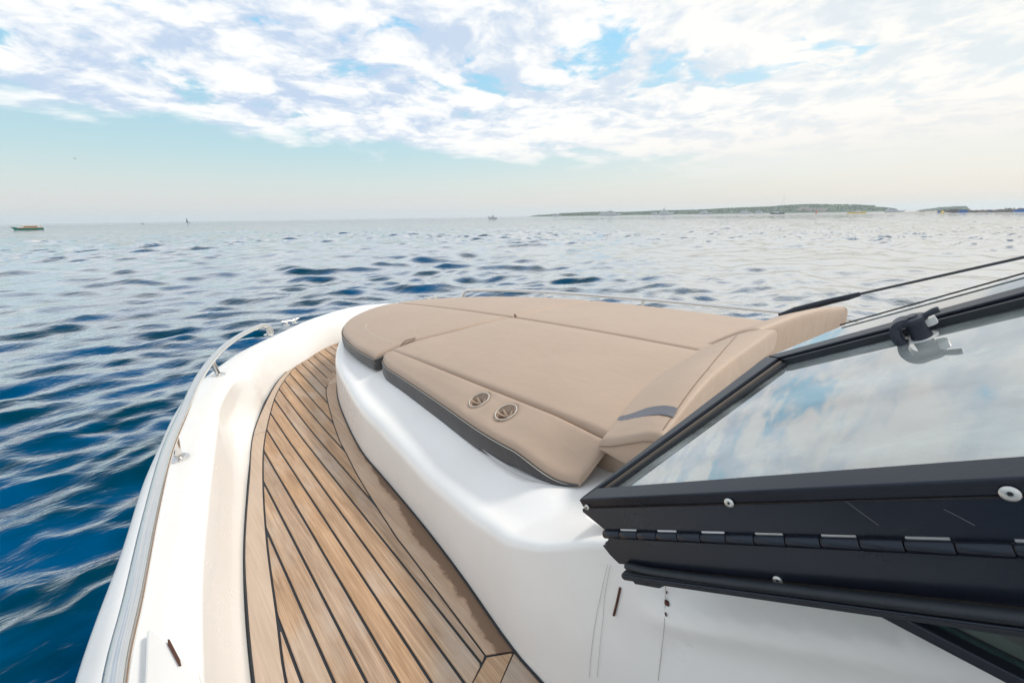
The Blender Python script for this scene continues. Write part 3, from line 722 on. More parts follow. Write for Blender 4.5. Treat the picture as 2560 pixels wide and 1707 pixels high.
# white dashboard below the glass
V = []; 
for uu in np.linspace(.46, -.9, 20):
    row = []
    for vv in np.linspace(.60, 2.6, 24):
        row.append((uu, vv, .385 + .02*math.sin(vv*2) + .10*sst(.45, .1, uu)*sst(.8, 1.3, vv) - .12*sst(.0, -.5, uu)))
    V.append(row)
grid('dashboard', toL(np.array(V)), GEL, yacht)
# side window aft of the coachroof corner
sw = [(on_v(2318,1545,.52)), (on_v(2560,1688,.52))]
uw, zw = .03, .592
prism('side_window', [(uw+.02, zw), (-1.6, zw-.02), (-1.6, zw-.006), (uw, zw+.013)], L(0, .515, 0), (0, 1, 0), (0, 0, 1), (1, 0, 0), 0, .028, BLACK, yacht, .002)
swo = bpy.data.objects['side_window']
prism('window_glass', [(uw-.005, zw+.013), (-1.6, zw-.006), (-1.6, zw+.4), (uw-.35, zw+.25)], L(0, .528, 0), (0, 1, 0), (0, 0, 1), (1, 0, 0), 0, .004, GLASSG, swo)
prism('inner_trim', [(uw-.01, zw+.022), (-1.6, zw+.004), (-1.6, zw+.016), (uw-.02, zw+.034)], L(0, .545, 0), (0, 1, 0), (0, 0, 1), (1, 0, 0), 0, .012, PLASTW, swo, .002)
# door latch on the starboard bar of the door -------------------------------------------
la, lb = plane_pt(2292, 800, -.029)
c0 = PL(aE-.03, plane_pt(2296, 795, 0)[1], 0); lb = (c0-T0).dot(er); la = aE-.012
qa, qb = la - .020, lb
KL = .56
PL0 = PL
def PL(a, b, h=0.0): return PL0(qa + (a-qa)*KL, qb + (b-qb)*KL, (h+.018)*KL-.0155)
lathe0 = lathe
def lathe(name, prof, *a): return lathe0(name, [(r*KL, h*KL) for r, h in prof], *a)
lt = lathe('door_latch', [(0, -.030), (.033, -.030), (.035, -.026), (.033, -.018), (0, -.018)], PL(qa, qb, 0), n_, PLASTW, wf, 28)
lathe('latch_ring', [(0, -.036), (.030, -.036), (.031, -.0305), (0, -.0305)], PL(qa, qb, 0), n_, PLASTD, lt, 24)
lathe('latch_barrel', [(0, -.018), (.023, -.018), (.021, .022), (.024, .028), (0, .028)], PL(qa, qb, 0), n_, PLASTD, lt, 24)
lathe('latch_cap', [(0, .0285), (.030, .0285), (.031, .034), (.028, .040), (.014, .042), (.013, .046), (0, .046)], PL(qa+.004, qb, 0), n_, PLASTD, lt, 24)
def strap(name, pts, wdt, th, m, parent):
    P = spline(pts, 26); G = []
    for i in range(len(P)):
        d = Vector(P[min(i+1, 25)] - P[max(i-1, 0)]).normalized(); sd = ea; nn = d.cross(sd).normalized(); k = 1 - .25*abs(2*i/25-1)**3
        G.append([Vector(P[i]) + sd*x*wdt*k + nn*y*th for x, y in ((-.5, 0), (-.42, .5), (.42, .5), (.5, 0), (.42, -.5), (-.42, -.5), (-.5, 0))])
    return grid(name, np.array([[tuple(q) for q in r] for r in G]), m, parent, auto=50)
strap('latch_lever', [PL(qa, qb-.006, .034), PL(qa, qb-.026, .035), PL(qa, qb-.040, .026), PL(qa-.004, qb-.046, .006), PL(qa-.006, qb-.043, -.012), PL(qa-.008, qb-.036, -.022)], .044*KL, .022*KL, PLASTD, lt)
tube('latch_pin', [PL(qa, qb+.022, .036), PL(qa, qb+.046, .042), PL(qa, qb+.056, .043)], .0085*KL, PLASTD, lt, n=12, radii=[.8, 1, .9])
lathe('latch_washer', [(0, 0), (.017, 0), (.018, .004), (.017, .020), (0, .020)], PL(qa+.012, qb+.024, .006), n_, PLASTW, lt, 20)
strap('latch_tongue', [PL(qa, qb+.004, -.037), PL(qa-.004, qb+.022, -.050), PL(qa-.008, qb+.044, -.072), PL(qa-.010, qb+.056, -.080)], .036*KL, .012*KL, PLASTD, lt)
lathe = lathe0; PL = PL0
# wiper on the starboard side
WV = 2.62
wp = [Vector((q[1], q[0], q[2]+DECK)) for q in (on_v(1948,788,WV), on_v(1990,775,WV), on_v(2060,757,WV), on_v(2150,735,WV))]
wa = tube('wiper_arm', wp, .017, BLACK, yacht, n=10, radii=[.7, 1.2, 1.1, .7], flat=.9)
q0, q1 = on_v(2145,736,WV), on_v(2560,643,WV); ext = [q1[0]+(q1[0]-q0[0])*.6, WV, q1[2]+(q1[2]-q0[2])*.6]
wb = tube('wiper_blade', [L(*q0), L(*q1), L(*ext)], .0075, RUBBER, wa, n=8, flat=.8)
tube('wiper_spring', [L(*on_v(2050,765,WV)), L(*on_v(2080,757,WV)), L(*on_v(2120,748,WV)), L(*on_v(2150,738,WV))], .005, BLACK, wa, n=8)
lathe('wiper_rivet', [(0, 0), (.006, 0), (.006, .002), (0, .002)], L(*on_v(1990,776,WV-.012)), (-1, 0, 0), SCREWM, wa, 14)

# ================================================================= CUSHIONS
def Zp(u, v):
    zc = .49 - .010*(u-.7) - .017*max(0, u-.7)**2; d = v - vc(u)
    return zc - (.125 + .05*min(1.6, max(0, u-.7)) if d < 0 else .03)*d*d
def side_curve(pts, n, prm): 
    P = np.array(pts, float); Q = spline(P, 240) if len(P) > 2 else spline(P, 240)
    Ls = np.r_[0, np.cumsum(np.linalg.norm(np.diff(Q, axis=0), axis=1))]; Ls /= Ls[-1]
    return np.stack([np.interp(prm, Ls, Q[:, k]) for k in range(2)], 1)
def params(length, step, r):
    e = [0, .15, .35, .6, 1.0, 1.6]; e = [x*r/length for x in e]; n = max(3, int((length-3.2*r)/step))
    mid = list(np.linspace(e[-1], 1-e[-1], n+1))[1:-1]
    return np.array(e + mid + [1-x for x in e[::-1]])
def cushion(name, sides, zb, r=.018, step=.03, label='', group=None, zfun=None, puff=.004, rise=None, holes=(), mat_=None, cat='cushion', dens=None):
    """sides: aft (port->stbd), starboard (aft->fwd), fwd (port->stbd), port (aft->fwd) as (u,v) lists"""
    sA, sR, sF, sL = sides; zfun = zfun or Zp
    lenv = np.linalg.norm(np.diff(np.array(sA), axis=0), axis=1).sum(); lenu = np.linalg.norm(np.diff(np.array(sL), axis=0), axis=1).sum()
    lenv = max(lenv, np.linalg.norm(np.diff(np.array(sF), axis=0), axis=1).sum())
    pv, pu = params(lenv, step if dens is None else dens, r), params(lenu, step if dens is None else dens, r)
    cA, cF = side_curve(sA, 0, pv), side_curve(sF, 0, pv); cL, cR = side_curve(sL, 0, pu), side_curve(sR, 0, pu)
    S, Tt = np.meshgrid(pu, pv, indexing='ij')      # S along u, Tt along v
    P = np.zeros(S.shape + (2,))
    for c in range(2):
        P[..., c] = (1-S)*cA[None, :, c] + S*cF[None, :, c] + (1-Tt)*cL[:, None, c] + Tt*cR[:, None, c] - ((1-S)*(1-Tt)*cA[0, c] + (1-S)*Tt*cA[-1, c] + S*(1-Tt)*cF[0, c] + S*Tt*cF[-1, c])
    # distance to the outline
    bd = np.concatenate([P[0], P[-1], P[:, 0], P[:, -1]]); 
    D = np.full(S.shape, 9.0)
    seg_ = [P[0], P[-1], P[:, 0], P[:, -1]]
    for sg in seg_:
        for a, b in zip(sg[:-1], sg[1:]):
            ab = b-a; l2 = (ab**2).sum()
            if l2 < 1e-12: continue
            tt = np.clip(((P-a)@ab)/l2, 0, 1); dd = np.linalg.norm(P - (a + tt[..., None]*ab), axis=-1); D = np.minimum(D, dd)
    Z = np.zeros(S.shape)
    for i in range(S.shape[0]):
        for j in range(S.shape[1]):
            u, v = P[i, j]; dd = D[i, j]; z = zfun(u, v)
            if rise: z += rise(u, v, S[i, j], Tt[i, j])
            x = min(1, dd/r); z += -(r - r*math.sqrt(max(0, 1-(1-x)**2))) + puff*sst(0, .12, dd)
            z += .0022*mnoise.noise((u*5, v*5, 3.3)) * sst(0, .05, dd)
            for (hu, hv, hr, hd) in holes:
                q = math.hypot(u-hu, v-hv)
                if q < hr:
                    th = math.atan2(v-hv, u-hu); k = 1-q/hr
                    z -= hd*sst(0, .09, k) + (.012*math.sin(6*th+1.3)*math.sin(math.pi*k) if k < .999 else 0)
                elif q < hr+.03: z -= .004*(1-(q-hr)/.03)
            Z[i, j] = z
    top = np.concatenate([P, Z[..., None]], -1)
    R, K = S.shape
    ring = [(0, j) for j in range(K)] + [(i, K-1) for i in range(1, R)] + [(R-1, j) for j in range(K-2, -1, -1)] + [(i, 0) for i in range(R-2, 0, -1)]
    V = [L(*top[i, j]) for i in range(R) for j in range(K)]; Fc = [(i*K+j, i*K+j+1, (i+1)*K+j+1, (i+1)*K+j) for i in range(R-1) for j in range(K-1)]
    cen = P.reshape(-1, 2).mean(0)
    prev = [i*K+j for i, j in ring]
    for lv, bulge in ((.33, .003), (.7, .002), (1.0, -.006)):
        cur = []
        for (i, j) in ring:
            u, v = P[i, j]; d = np.array([u, v]) - cen; d /= np.linalg.norm(d); z1 = Z[i, j]; z0 = zb(u, v)
            V.append(L(u + d[0]*bulge, v + d[1]*bulge, z1 + (z0-z1)*lv)); cur.append(len(V)-1)
        for a in range(len(ring)):
            b = (a+1) % len(ring); Fc.append((prev[a], prev[b], cur[b], cur[a]))
        prev = cur
    # local origin: cushions are top-level, placed with the yacht's heading
    o = mesh(name, V, Fc, mat_ or BEIGE, None, auto=None); o.rotation_euler = (0, 0, A)
    tag(o, label, cat, group)
    o['_b'] = 0; del o['_b']
    return o, P, Z, ring
def roof_here(u, v): return roofz(u) + .06*sst(.7, 1.6, v)*sst(3.0, 2.0, u)
zbf = lambda u, v: min(roof_here(u, v) - .001, Zp(u, v) - .05)
EA, EM = .76, 1.955                                       # aft edge, transverse joint
BOL = [(.622, .778), (.70, .742), (.80, .725), (.97, .728), (1.25, .755), (1.63, .788), (1.80, .803), (1.885, .825)]
SV = .885
def edge_z(u, v): return Zp(u, v) - .02*sst(SV, .72, v) - .062*sst(.83, .62, u)*sst(SV+.03, .77, v)
GP = 'beige sun pad cushions on the foredeck'
holes = [tuple(on_z(1198, 998, .392)[:2]) + (.034, .036), tuple(on_z(1265, 1032, .392)[:2]) + (.034, .036)]
G2 = .003
def bol_zb(u, v): return lerp(u, [.62, .72, .85, 1.0], [edge_z(u, v)-.022, edge_z(u, v)-.05, zbf(u, v), zbf(u, v)])
C0, C1, C2 = (.62, vc(.62)), (1.74, vc(1.74)), (3.03, vc(3.03))
lo_ = lambda p: (p[0], p[1]-G2); hi_ = lambda p: (p[0], p[1]+G2)
JP = [(1.925, SV+G2), (1.895, 1.0), (1.80, 1.2), lo_(C1)]; JS = [hi_(C1), (1.77, 2.0), (1.80, 2.33)]
fwd_ = lambda pts: [(u+.007, v) for u, v in pts]
bolster, bP, bZ, bR = cushion('bolster_cushion', ([(.622, .778), (.60, SV-G2)], [(.60, SV-G2), (1.2, SV-G2), (1.90, SV+.01)], [(1.885, .825), (1.925, .86), (1.90, SV+.01)], BOL), bol_zb, .016, .03, 'long narrow beige cushion with two cup holes and a charcoal outer side', GP, zfun=edge_z, holes=holes, dens=.0045)
main_p, *_ = cushion('sun_pad_cushion', ([(.545, SV+G2), lo_(C0)], [lo_(C0), lo_(C1)], JP, [(.545, SV+G2), (1.2, SV+G2), (1.925, SV+G2)]), zbf, .018, .04, 'large beige sun pad cushion between the cup-hole cushion and the centre joint', GP)
FWD_SIDE = [(1.95, .812), (2.25, .835), (2.50, .875)]
fwd_p, fP, fZ, fR = cushion('sun_pad_cushion', ([(1.95, .812), (1.932, .9), (1.902, 1.0), (1.807, 1.2), fwd_([lo_(C1)])[0]], fwd_([lo_(C1)]) + [lo_(C2)], [(2.50, .875), (2.66, .92), (2.83, 1.02), (2.94, 1.16), (3.01, 1.33), lo_(C2)], FWD_SIDE), zbf, .02, .035, 'rounded beige cushion at the front of the sun pad beside the teak walkway', GP)
main_s, *_ = cushion('sun_pad_cushion', ([hi_(C0), (.60, 2.38)], [(.60, 2.38), (1.80, 2.33)], JS, [hi_(C0), hi_(C1)]), zbf, .018, .04, 'large beige sun pad cushion beyond the centre joint, behind the far headrest', GP)
fwd_s, *_ = cushion('sun_pad_cushion', (fwd_(JS), fwd_(JS[-1:]) + [(2.05, 2.28), (2.25, 2.22)], [hi_(C2), (3.01, 1.6), (2.92, 1.78), (2.72, 1.98), (2.48, 2.13), (2.25, 2.22)], fwd_([hi_(C1)]) + [hi_(C2)]), zbf, .02, .04, 'rounded beige cushion at the front of the sun pad on its far side', GP)
# charcoal sides with a pale stitched edge
def skirt(P2, parent, name='side_panel', lo=None, ztop=.004, u_only=None):
    V, Fc = [], []; n = len(P2); tops = []
    T = np.gradient(P2, axis=0); T /= np.linalg.norm(T, axis=1)[:, None]; N = np.stack([T[:, 1], -T[:, 0]], 1)
    if N[n//2, 1] > 0: N = -N
    for i, (u, v) in enumerate(P2):
        zt = edge_z(u, v) - .014 if lo == 'bol' else Zp(u, v) - .016; zl = zbf(u, v); zl = min(zl, zt-.06)
        if lo == 'bol':
            zl = zt - lerp(u, [.62, .72, .85, 1.0, 2], [.004, .032, .062, .075, .08]); 
        for k, (f, o_) in enumerate(((0, .0025), (.12, .0045), (.5, .0060), (.85, .0045), (1, .0015))):
            V.append(L(u + N[i, 0]*o_, v + N[i, 1]*o_, zt + (zl-zt)*f))
        tops.append(L(u + N[i, 0]*.0042, v + N[i, 1]*.0042, zt - .0035))
    for i in range(n-1):
        for k in range(4): a = i*5+k; Fc.append((a, a+1, a+6, a+5))
    o = mesh(name, V, Fc, DARKV, parent); o['label'] = 'charcoal outer side of the cushion'
    tube('stitching', tops, .0011, THREAD, o, n=5)
    return o
bolp = spline(BOL, 90)
skirt(bolp, bolster, lo='bol')
skirt(spline([(1.946, .870), (1.944, .828), (1.956, .812)] + FWD_SIDE[1:] + [(2.66, .92), (2.83, 1.02), (2.94, 1.16), (3.0, 1.3)], 90), fwd_p, lo=1)
def edge_tube(name, pts, r, m, parent, dz=.0, zf=Zp, res=40):
    P2 = spline(pts, res); return tube(name, [L(u, v, zf(u, v)+dz) for u, v in P2], r, m, parent, n=6)
# stitched seam lines on the cushions
edge_tube('seam', [(2.0, .935), (2.25, .95), (2.45, .985), (2.53, 1.03)], .0016, THREAD, fwd_p, .0035)
for (hu, hv, hr, hd) in holes:
    ptsr = [(hu + (hr+.001)*math.cos(a), hv + (hr+.001)*math.sin(a)) for a in np.linspace(0, 2*math.pi, 37)]
    tube('cup_hole_piping', [L(u, v, edge_z(u, v)+.0005) for u, v in ptsr], .0020, THREAD, bolster, n=8)
    pts2 = [(hu + (hr+.006)*math.cos(a), hv + (hr+.006)*math.sin(a)) for a in np.linspace(0, 2*math.pi, 37)]
    tube('seam', [L(u, v, edge_z(u, v)+.0008) for u, v in pts2], .0006, BEIGE, bolster, n=5)
for (hu, hv, hr, hd) in holes:      # crumpled lining folds over a dark disc that paints the cup hole's shade
    zf_ = edge_z(hu, hv) - .020
    lathe('cup_shade_disc', [(0, 0), (.020, 0), (.024, .004), (.024, .0045), (0, .0045)], L(hu, hv, zf_-.010), (0, 0, 1), SEAM, bolster, 18)
    for a0, a1, rr_ in ((.4, 2.5, .0052), (1.5, 3.9, .0046), (-.6, 1.6, .0040)):
        tube('lining_fold', [L(hu+.030*math.cos(a0), hv+.030*math.sin(a0), zf_+.012), L(hu+.010*math.cos((a0+a1)/2), hv+.010*math.sin((a0+a1)/2), zf_-.002), L(hu+.028*math.cos(a1), hv+.028*math.sin(a1), zf_-.004)], rr_, BEIGE, bolster, n=8, res=10)
# pull tabs in the joints
tube('pull_tab', [L(1.90, .935, Zp(1.9, .935)+.002), L(1.915, .97, Zp(1.9, .97)+.010), L(1.905, 1.02, Zp(1.9, 1.02)+.006)], .006, SEAM, main_p, n=8, res=10, flat=.4)
tube('pull_tab', [L(1.735, 1.555, Zp(1.74, 1.555)-.004), L(1.745, 1.562, Zp(1.74, 1.555)+.012), L(1.738, 1.568, Zp(1.74, 1.555)-.004)], .0045, SEAM, main_s, n=8, res=10, flat=.5)
# white mesh flap under the aft corner
mp = [(.69, .745), (.76, .722), (.88, .717), (1.0, .728)]
mg = []
for k_, (u, v) in enumerate(spline(mp, 30)): mg.append([(u, v-.009*math.sin(math.pi*min(1, (29-k_)/20*.5)), roof_here(u, v)+.0009), (u, v+.0, roof_here(u, v)+.0016), (u, v+.02, roof_here(u, v)+.002)])
grid('mesh_flap', toL(np.array(mg)), MESHW, None)
mf = bpy.data.objects['mesh_flap']; mf.parent = bolster
# headrests
GH = 'beige headrests at the aft end of the sun pad'
def rise_f(u, v, s, t_):   # s: 0 aft .. 1 fwd
    return lerp(s, [0, .2, .5, .8, 1.0], [.094, .092, .062, .030, .014])
hz = lambda u, v: Zp(u, v) - .016
hp, hP, hZ, hR = cushion('headrest_cushion', ([(.425, .835), (.47, 1.2), (.525, 1.86)], [(.525, 1.86), (.62, 1.81), (.735, 1.62)], [(.607, .835), (.68, 1.2), (.735, 1.62)], [(.425, .835), (.52, .828), (.607, .835)]), hz, .016, .02, 'beige wedge headrest with a grey band, beside the corner of the windscreen', GH, rise=rise_f, puff=.008, zfun=lambda u, v: Zp(u, v) - .026*sst(1.0, 1.6, v))
hs, *_ = cushion('headrest_cushion', ([(.555, 1.80), (.52, 2.1), (.44, 2.58)], [(.44, 2.58), (.49, 2.60), (.56, 2.57)], [(.75, 1.63), (.70, 2.05), (.56, 2.57)], [(.555, 1.80), (.65, 1.75), (.75, 1.63)]), lambda u, v: .42, .028, .025, 'beige wedge headrest on the far side, in front of the wiper', GH, rise=rise_f, puff=.006, zfun=lambda u, v: .470 + .012*sst(1.8, 2.2, v) - .020*sst(2.3, 2.6, v))
def hsurf(i_s, v):   # surface height of the near headrest at parameter s (fwd) and v
    R, K = hP.shape[:2]; j = int(np.argmin(abs(hP[R//2, :, 1] - v))); x = i_s*(R-1); i = int(x); f = x-i; i2 = min(R-1, i+1)
    q = np.append(hP[i, j], hZ[i, j])*(1-f) + np.append(hP[i2, j], hZ[i2, j])*f; return q
bandp = []
for s in np.linspace(.20, .97, 24):
    q = hsurf(s, .915); q2 = hsurf(s, .955); bandp.append([(q[0], .912, q[2]+.0018), (q2[0], .948, q2[2]+.0018)])
grid('grey_band', toL(np.array(bandp)), GREYV, hp)
sl_ = []
for f in np.linspace(0, 1, 30):
    v = .85 + f*.80; q = hsurf(.24 + .18*f, v); sl_.append(L(q[0], q[1], q[2]+.0006))
tube('seam', sl_, .0012, SEAM, hp, n=5)
epts = [L(hP[i, 0, 0], hP[i, 0, 1]-.003, hZ[i, 0]-.002) for i in range(2, hP.shape[0]-2)]
tube('seam', epts, .0013, SEAM, hp, n=5)

# ================================================================= FAR THINGS
def place(px, dist):
    """ground position in the direction of a photo column at a given distance"""
    r = ray(px, 540); a = math.atan2(r[0], r[1]); return Vector((math.sin(a)*dist, math.cos(a)*dist, 0)), a
def pxm(px, dist):  # metres per photo pixel at that spot
    a = place(px, dist)[1]; return dist*math.cos(a)/math.hypot(F, 312.5)
HULLW = simple('white_boat_paint', (.78, .78, .76), .35); HULLN = simple('navy_boat_paint', (.04, .06, .10), .4); WIN = simple('dark_boat_window', (.05, .07, .09), .2)
GREENP = simple('green_boat_paint', (.03, .36, .27), .5); WOODP = simple('varnished_wood', (.55, .28, .12), .5); CANV = simple('pale_canvas', (.72, .62, .45), .8)
YEL = simple('yellow_float', (.78, .52, .03), .5); ORA = simple('orange_float', (.8, .22, .06), .5); MAST = simple('grey_mast', (.45, .45, .46), .4); SAILD = simple('dark_sail', (.10, .11, .16), .8)
BLUET = simple('blue_tarpaulin', (.01, .13, .42), .6); DARKR = simple('dark_wet_rock', (.10, .095, .09), .8, var=.4, scale=.4); PALER = simple('pale_rock', (.42, .40, .36), .85, var=.3, scale=.4)
def boat_hull(name, Lg, B, H, m, parent, bow=1.0, sheer=.3):
    G = []
    for i, x in enumerate(np.linspace(-1, 1, 17)):
        wd = (1 - max(0, x)**2.6)*.5*B*(.86 if x < -.8 else 1); xx = x*Lg/2
        hh = H*(1 + sheer*max(0, x)**2 + .1*sheer*x*x); row = []
        for s in (-1, 1):
            pass
        prof = [(-wd, hh), (-wd*.98, hh*.6), (-wd*.8, 0), (-wd*.4, -.3*H), (0, -.4*H), (wd*.4, -.3*H), (wd*.8, 0), (wd*.98, hh*.6), (wd, hh), (0, hh*1.03)]
        ov = .07*Lg*max(0, x)**3
        for (yy, zz) in prof: row.append((xx + ov*(zz/H if zz > 0 else 0), yy, zz))
        G.append(row + [row[0]])
    V = [p for r in G for p in r[:-1]]; K = 10; Fc = []
    for i in range(16):
        for k in range(K): Fc.append((i*K+k, i*K+(k+1) % K, (i+1)*K+(k+1) % K, (i+1)*K+k))
    Fc.append(tuple(range(K))); Fc.append(tuple(16*K+k for k in range(K)))
    return mesh(name, V, Fc, m, parent, auto=40)
def deckhouse(name, x0, x1, B, z0, z1, m, parent, rake=.3, aft=.1):
    h = z1-z0; V = []
    for (z, ins) in ((z0, 0), (z1, .08*B)):
        f = (z-z0)/h; V += [(x0 + aft*h*f, -B/2+ins, z), (x1 - rake*h*f*2, -B/2+ins, z), (x1 - rake*h*f*2 + .1*h, 0, z), (x1 - rake*h*f*2, B/2-ins, z), (x0 + aft*h*f, B/2-ins, z)]
    Fc = [(0,1,2,3,4), (5,6,7,8,9)] + [(i, (i+1) % 5, 5+(i+1) % 5, 5+i) for i in range(5)]
    return mesh(name, V, Fc, m, parent, smooth=False)
def turned(o, px, dist, yaw):
    p, a = place(px, dist); o.location = p; o.rotation_euler = (0, 0, -a + yaw); return o
def yacht_far(px, dist, lpx, hpx, decks, label, yaw=0.0, name='anchored_yacht', group='white yachts anchored off the island', mast=True):
    m_ = pxm(px, dist); Lg, Ht = lpx*m_, hpx*m_; e = tag(empty(name), label, 'yacht', group); turned(e, px, dist, yaw)
    hh = Ht*.28; boat_hull('hull', Lg, Lg*.2, hh, HULLW, e)
    dz = (Ht*.80-hh)/decks; z = hh; x0, x1 = -.40*Lg, .24*Lg
    for k in range(decks):
        dk = deckhouse('deckhouse', x0, x1, Lg*.16*(1-.12*k), z, z+dz*.96, HULLW, e, .45)
        h2 = dz*.34; zc = z+dz*.36
        deckhouse('window_band', x0+.04*Lg, x1-.06*Lg-.3*dz, Lg*.165*(1-.12*k), zc, zc+h2, WIN, dk, .4)
        z += dz; x0 += .075*Lg; x1 -= .115*Lg
    if mast: tube('radar_mast', [(-.12*Lg, 0, z), (-.14*Lg, 0, Ht)], .012*Lg, MAST, e, n=6)
    return e
yacht_far(1391, 1500, 22, 9, 1, 'low white yacht farthest left along the island shore')
yacht_far(1508, 1500, 22, 13, 2, 'white yacht behind the bow of a larger one, left of the big four-deck yacht', yaw=.1)
yacht_far(1530, 1450, 38, 15, 2, 'long white yacht with two decks left of the big four-deck yacht', yaw=.1)
yacht_far(1637, 1400, 22, 9, 1, 'low white motor yacht just left of the tallest yacht')
yacht_far(1664, 1350, 34, 20, 4, 'tallest white yacht with four stepped decks off the island', yaw=.25)
yacht_far(1762, 1400, 30, 11, 2, 'sharp-bowed white yacht right of the tallest yacht', yaw=-.2)
yacht_far(1862, 1400, 26, 11, 2, 'white yacht with a domed upper deck, left of the moored sailboat')
yacht_far(1899, 1350, 22, 9, 1, 'small white motor yacht nearest the left of the moored sailboat')
yacht_far(2143, 1400, 14, 7, 1, 'small white motor boat below the right end of the island woods')
yacht_far(2232, 1100, 38, 12, 2, 'white yacht with a radar arch at the right end of the island', yaw=.2)
# little sailing boat
def sailer(px, dist, lpx, hpx, label, mast_lean=0.0, hullm=HULLN, sail=None, name='sailboat', group=None):
    m_ = pxm(px, dist); Lg, Ht = lpx*m_, hpx*m_; e = tag(empty(name), label, 'sailboat', group); turned(e, px, dist, 0)
    hh = Lg*.09; boat_hull('hull', Lg, Lg*.26, hh, hullm, e, sheer=.2)
    deckhouse('cabin', -.2*Lg, .15*Lg, Lg*.14, hh, hh*1.9, HULLW, e)
    tx = mast_lean*Ht; tube('mast', [(.05*Lg, 0, hh), (.05*Lg+tx, 0, Ht)], max(.006*Lg, .16*m_), MAST, e, n=6)
    tube('boom', [(.05*Lg, 0, hh*2.2), (-.4*Lg, 0, hh*2.2)], .012*Lg, HULLW, e, n=6)
    tube('stay', [(.48*Lg, 0, hh*1.1), (.05*Lg+tx, 0, Ht*.98)], .04*m_*2, MAST, e, n=4)
    if sail:
        V = [(.03*Lg, .02*Lg, hh*2.3), (-.40*Lg, .1*Lg, hh*2.3), (.03*Lg+tx*.95, .02*Lg, Ht*.96), (.03*Lg, -.01*Lg, hh*2.3), (-.40*Lg, .07*Lg, hh*2.3), (.03*Lg+tx*.95, -.01*Lg, Ht*.96)]
        mesh('sail', V, [(0,1,2), (3,4,5), (0,1,4,3), (1,2,5,4), (0,2,5,3)], sail, e, smooth=False)
    return e
sailer(1942, 900, 30, 42, 'moored dark-hulled sailboat with bare mast in front of the island', .20, HULLN)
sailer(467, 1000, 9, 13, 'tiny sailboat under dark sail, heeling on the left horizon', -.22, HULLN, SAILD)
sailer(1830, 1400, 8, 8, 'tiny white sailboat between the anchored yachts', .0, HULLW, HULLW)
# small launches
def launch(px, dist, lpx, hpx, label, hm=HULLW, name='motor_boat', arch=True, yaw=0.0):
    m_ = pxm(px, dist); Lg, Ht = lpx*m_, hpx*m_; e = tag(empty(name), label, 'boat'); turned(e, px, dist, yaw)
    hh = Ht*.35; boat_hull('hull', Lg, Lg*.3, hh, hm, e, sheer=.5)
    c_ = deckhouse('cabin', -.2*Lg, .25*Lg, Lg*.2, hh, hh*1.8, HULLW, e, .6); deckhouse('window_band', -.12*Lg, .15*Lg, Lg*.205, hh*1.3, hh*1.6, WIN, c_, .5)
    if arch:
        for s in (-1, 1): tube('roof_post', [(-.05*Lg, s*.09*Lg, hh*1.7), (-.10*Lg, s*.09*Lg, Ht*.92)], .012*Lg, MAST, e, n=6)
        deckhouse('hard_top', -.24*Lg, .12*Lg, Lg*.22, Ht*.90, Ht*.97, HULLW, e, .2)
    return e
launch(1232, 620, 21, 11, 'white motor boat with a hard top on the horizon above the bow', yaw=math.pi)
launch(353, 800, 10, 6, 'speck of a motor boat between the green boat and the tiny sailboat', yaw=.3)
# green wooden boat
def wooden():
    px, dist = 63, 330; m_ = pxm(px, dist); Lg = 50*m_; Ht = 14*m_; e = tag(empty('tour_boat'), 'green and varnished wooden boat with a pale canopy at the far left', 'boat'); turned(e, px, dist, math.pi)
    hh = Ht*.34; boat_hull('hull', Lg, Lg*.26, hh, GREENP, e, sheer=.5)
    deckhouse('rubbing_strake', -.48*Lg, .40*Lg, Lg*.275, hh*.98, hh*1.22, WOODP, e, .1)
    c_ = deckhouse('cabin', -.30*Lg, .20*Lg, Lg*.18, hh*1.15, hh*1.85, WOODP, e, .3)
    for x in np.linspace(-.26, .10, 6): deckhouse('window', x*Lg, (x+.045)*Lg, Lg*.185, hh*1.4, hh*1.7, WIN, c_, 0, 0)
    for x in np.linspace(-.42, .22, 6):
        for s in (-1, 1): tube('canopy_post', [(x*Lg, s*.09*Lg, hh*1.2), (x*Lg, s*.09*Lg, hh*2.5)], .006*Lg, WOODP, e, n=5)
    deckhouse('canopy', -.46*Lg, .26*Lg, Lg*.22, hh*2.5, hh*2.68, CANV, e, .2)
    tube('bowsprit', [(.42*Lg, 0, hh*1.4), (.66*Lg, 0, hh*1.9)], .007*Lg, WOODP, e, n=6)
wooden()
# floats
def buoy(px, dist, wpx, hpx, m, label, cat='buoy', name='mooring_buoy', group=None):
    m_ = pxm(px, dist); R, H = wpx*m_/2, hpx*m_
    o = lathe(name, [(0, -.1*H), (R*.8, -.1*H), (R, .15*H), (R*.95, .4*H), (R*.5, .62*H), (R*.16, .7*H), (R*.12, H), (0, H)], (0, 0, 0), (0, 0, 1), m, None, 14)
    o.location = place(px, dist)[0]; tag(o, label, cat, group); return o
buoy(2039, 900, 3.5, 9, ORA, 'orange buoy floating in front of the cliffs of the island')
def raft(px, dist, lpx, hpx, label, name='yellow_float'):
    m_ = pxm(px, dist); e = tag(empty(name), label, 'float'); turned(e, px, dist, 0); n = max(2, int(lpx/4))
    for i in range(n):
        x = (i-(n-1)/2)*4*m_
        lathe('drum', [(0, -1.8*m_), (hpx*.35*m_, -1.8*m_), (hpx*.42*m_, -1.2*m_), (hpx*.42*m_, 1.2*m_), (hpx*.35*m_, 1.8*m_), (0, 1.8*m_)], (x, 0, hpx*.18*m_), (1, 0, 0), YEL, e, 10)
    tube('float_rope', [(-lpx*.6*m_, 0, .1*m_), (0, -.5*m_, hpx*.62*m_), (lpx*.6*m_, 0, .1*m_)], .25*m_, DARKR, e, n=5, res=8)
raft(2124, 760, 12, 5, 'row of small yellow drums, leftmost of the three yellow floats')
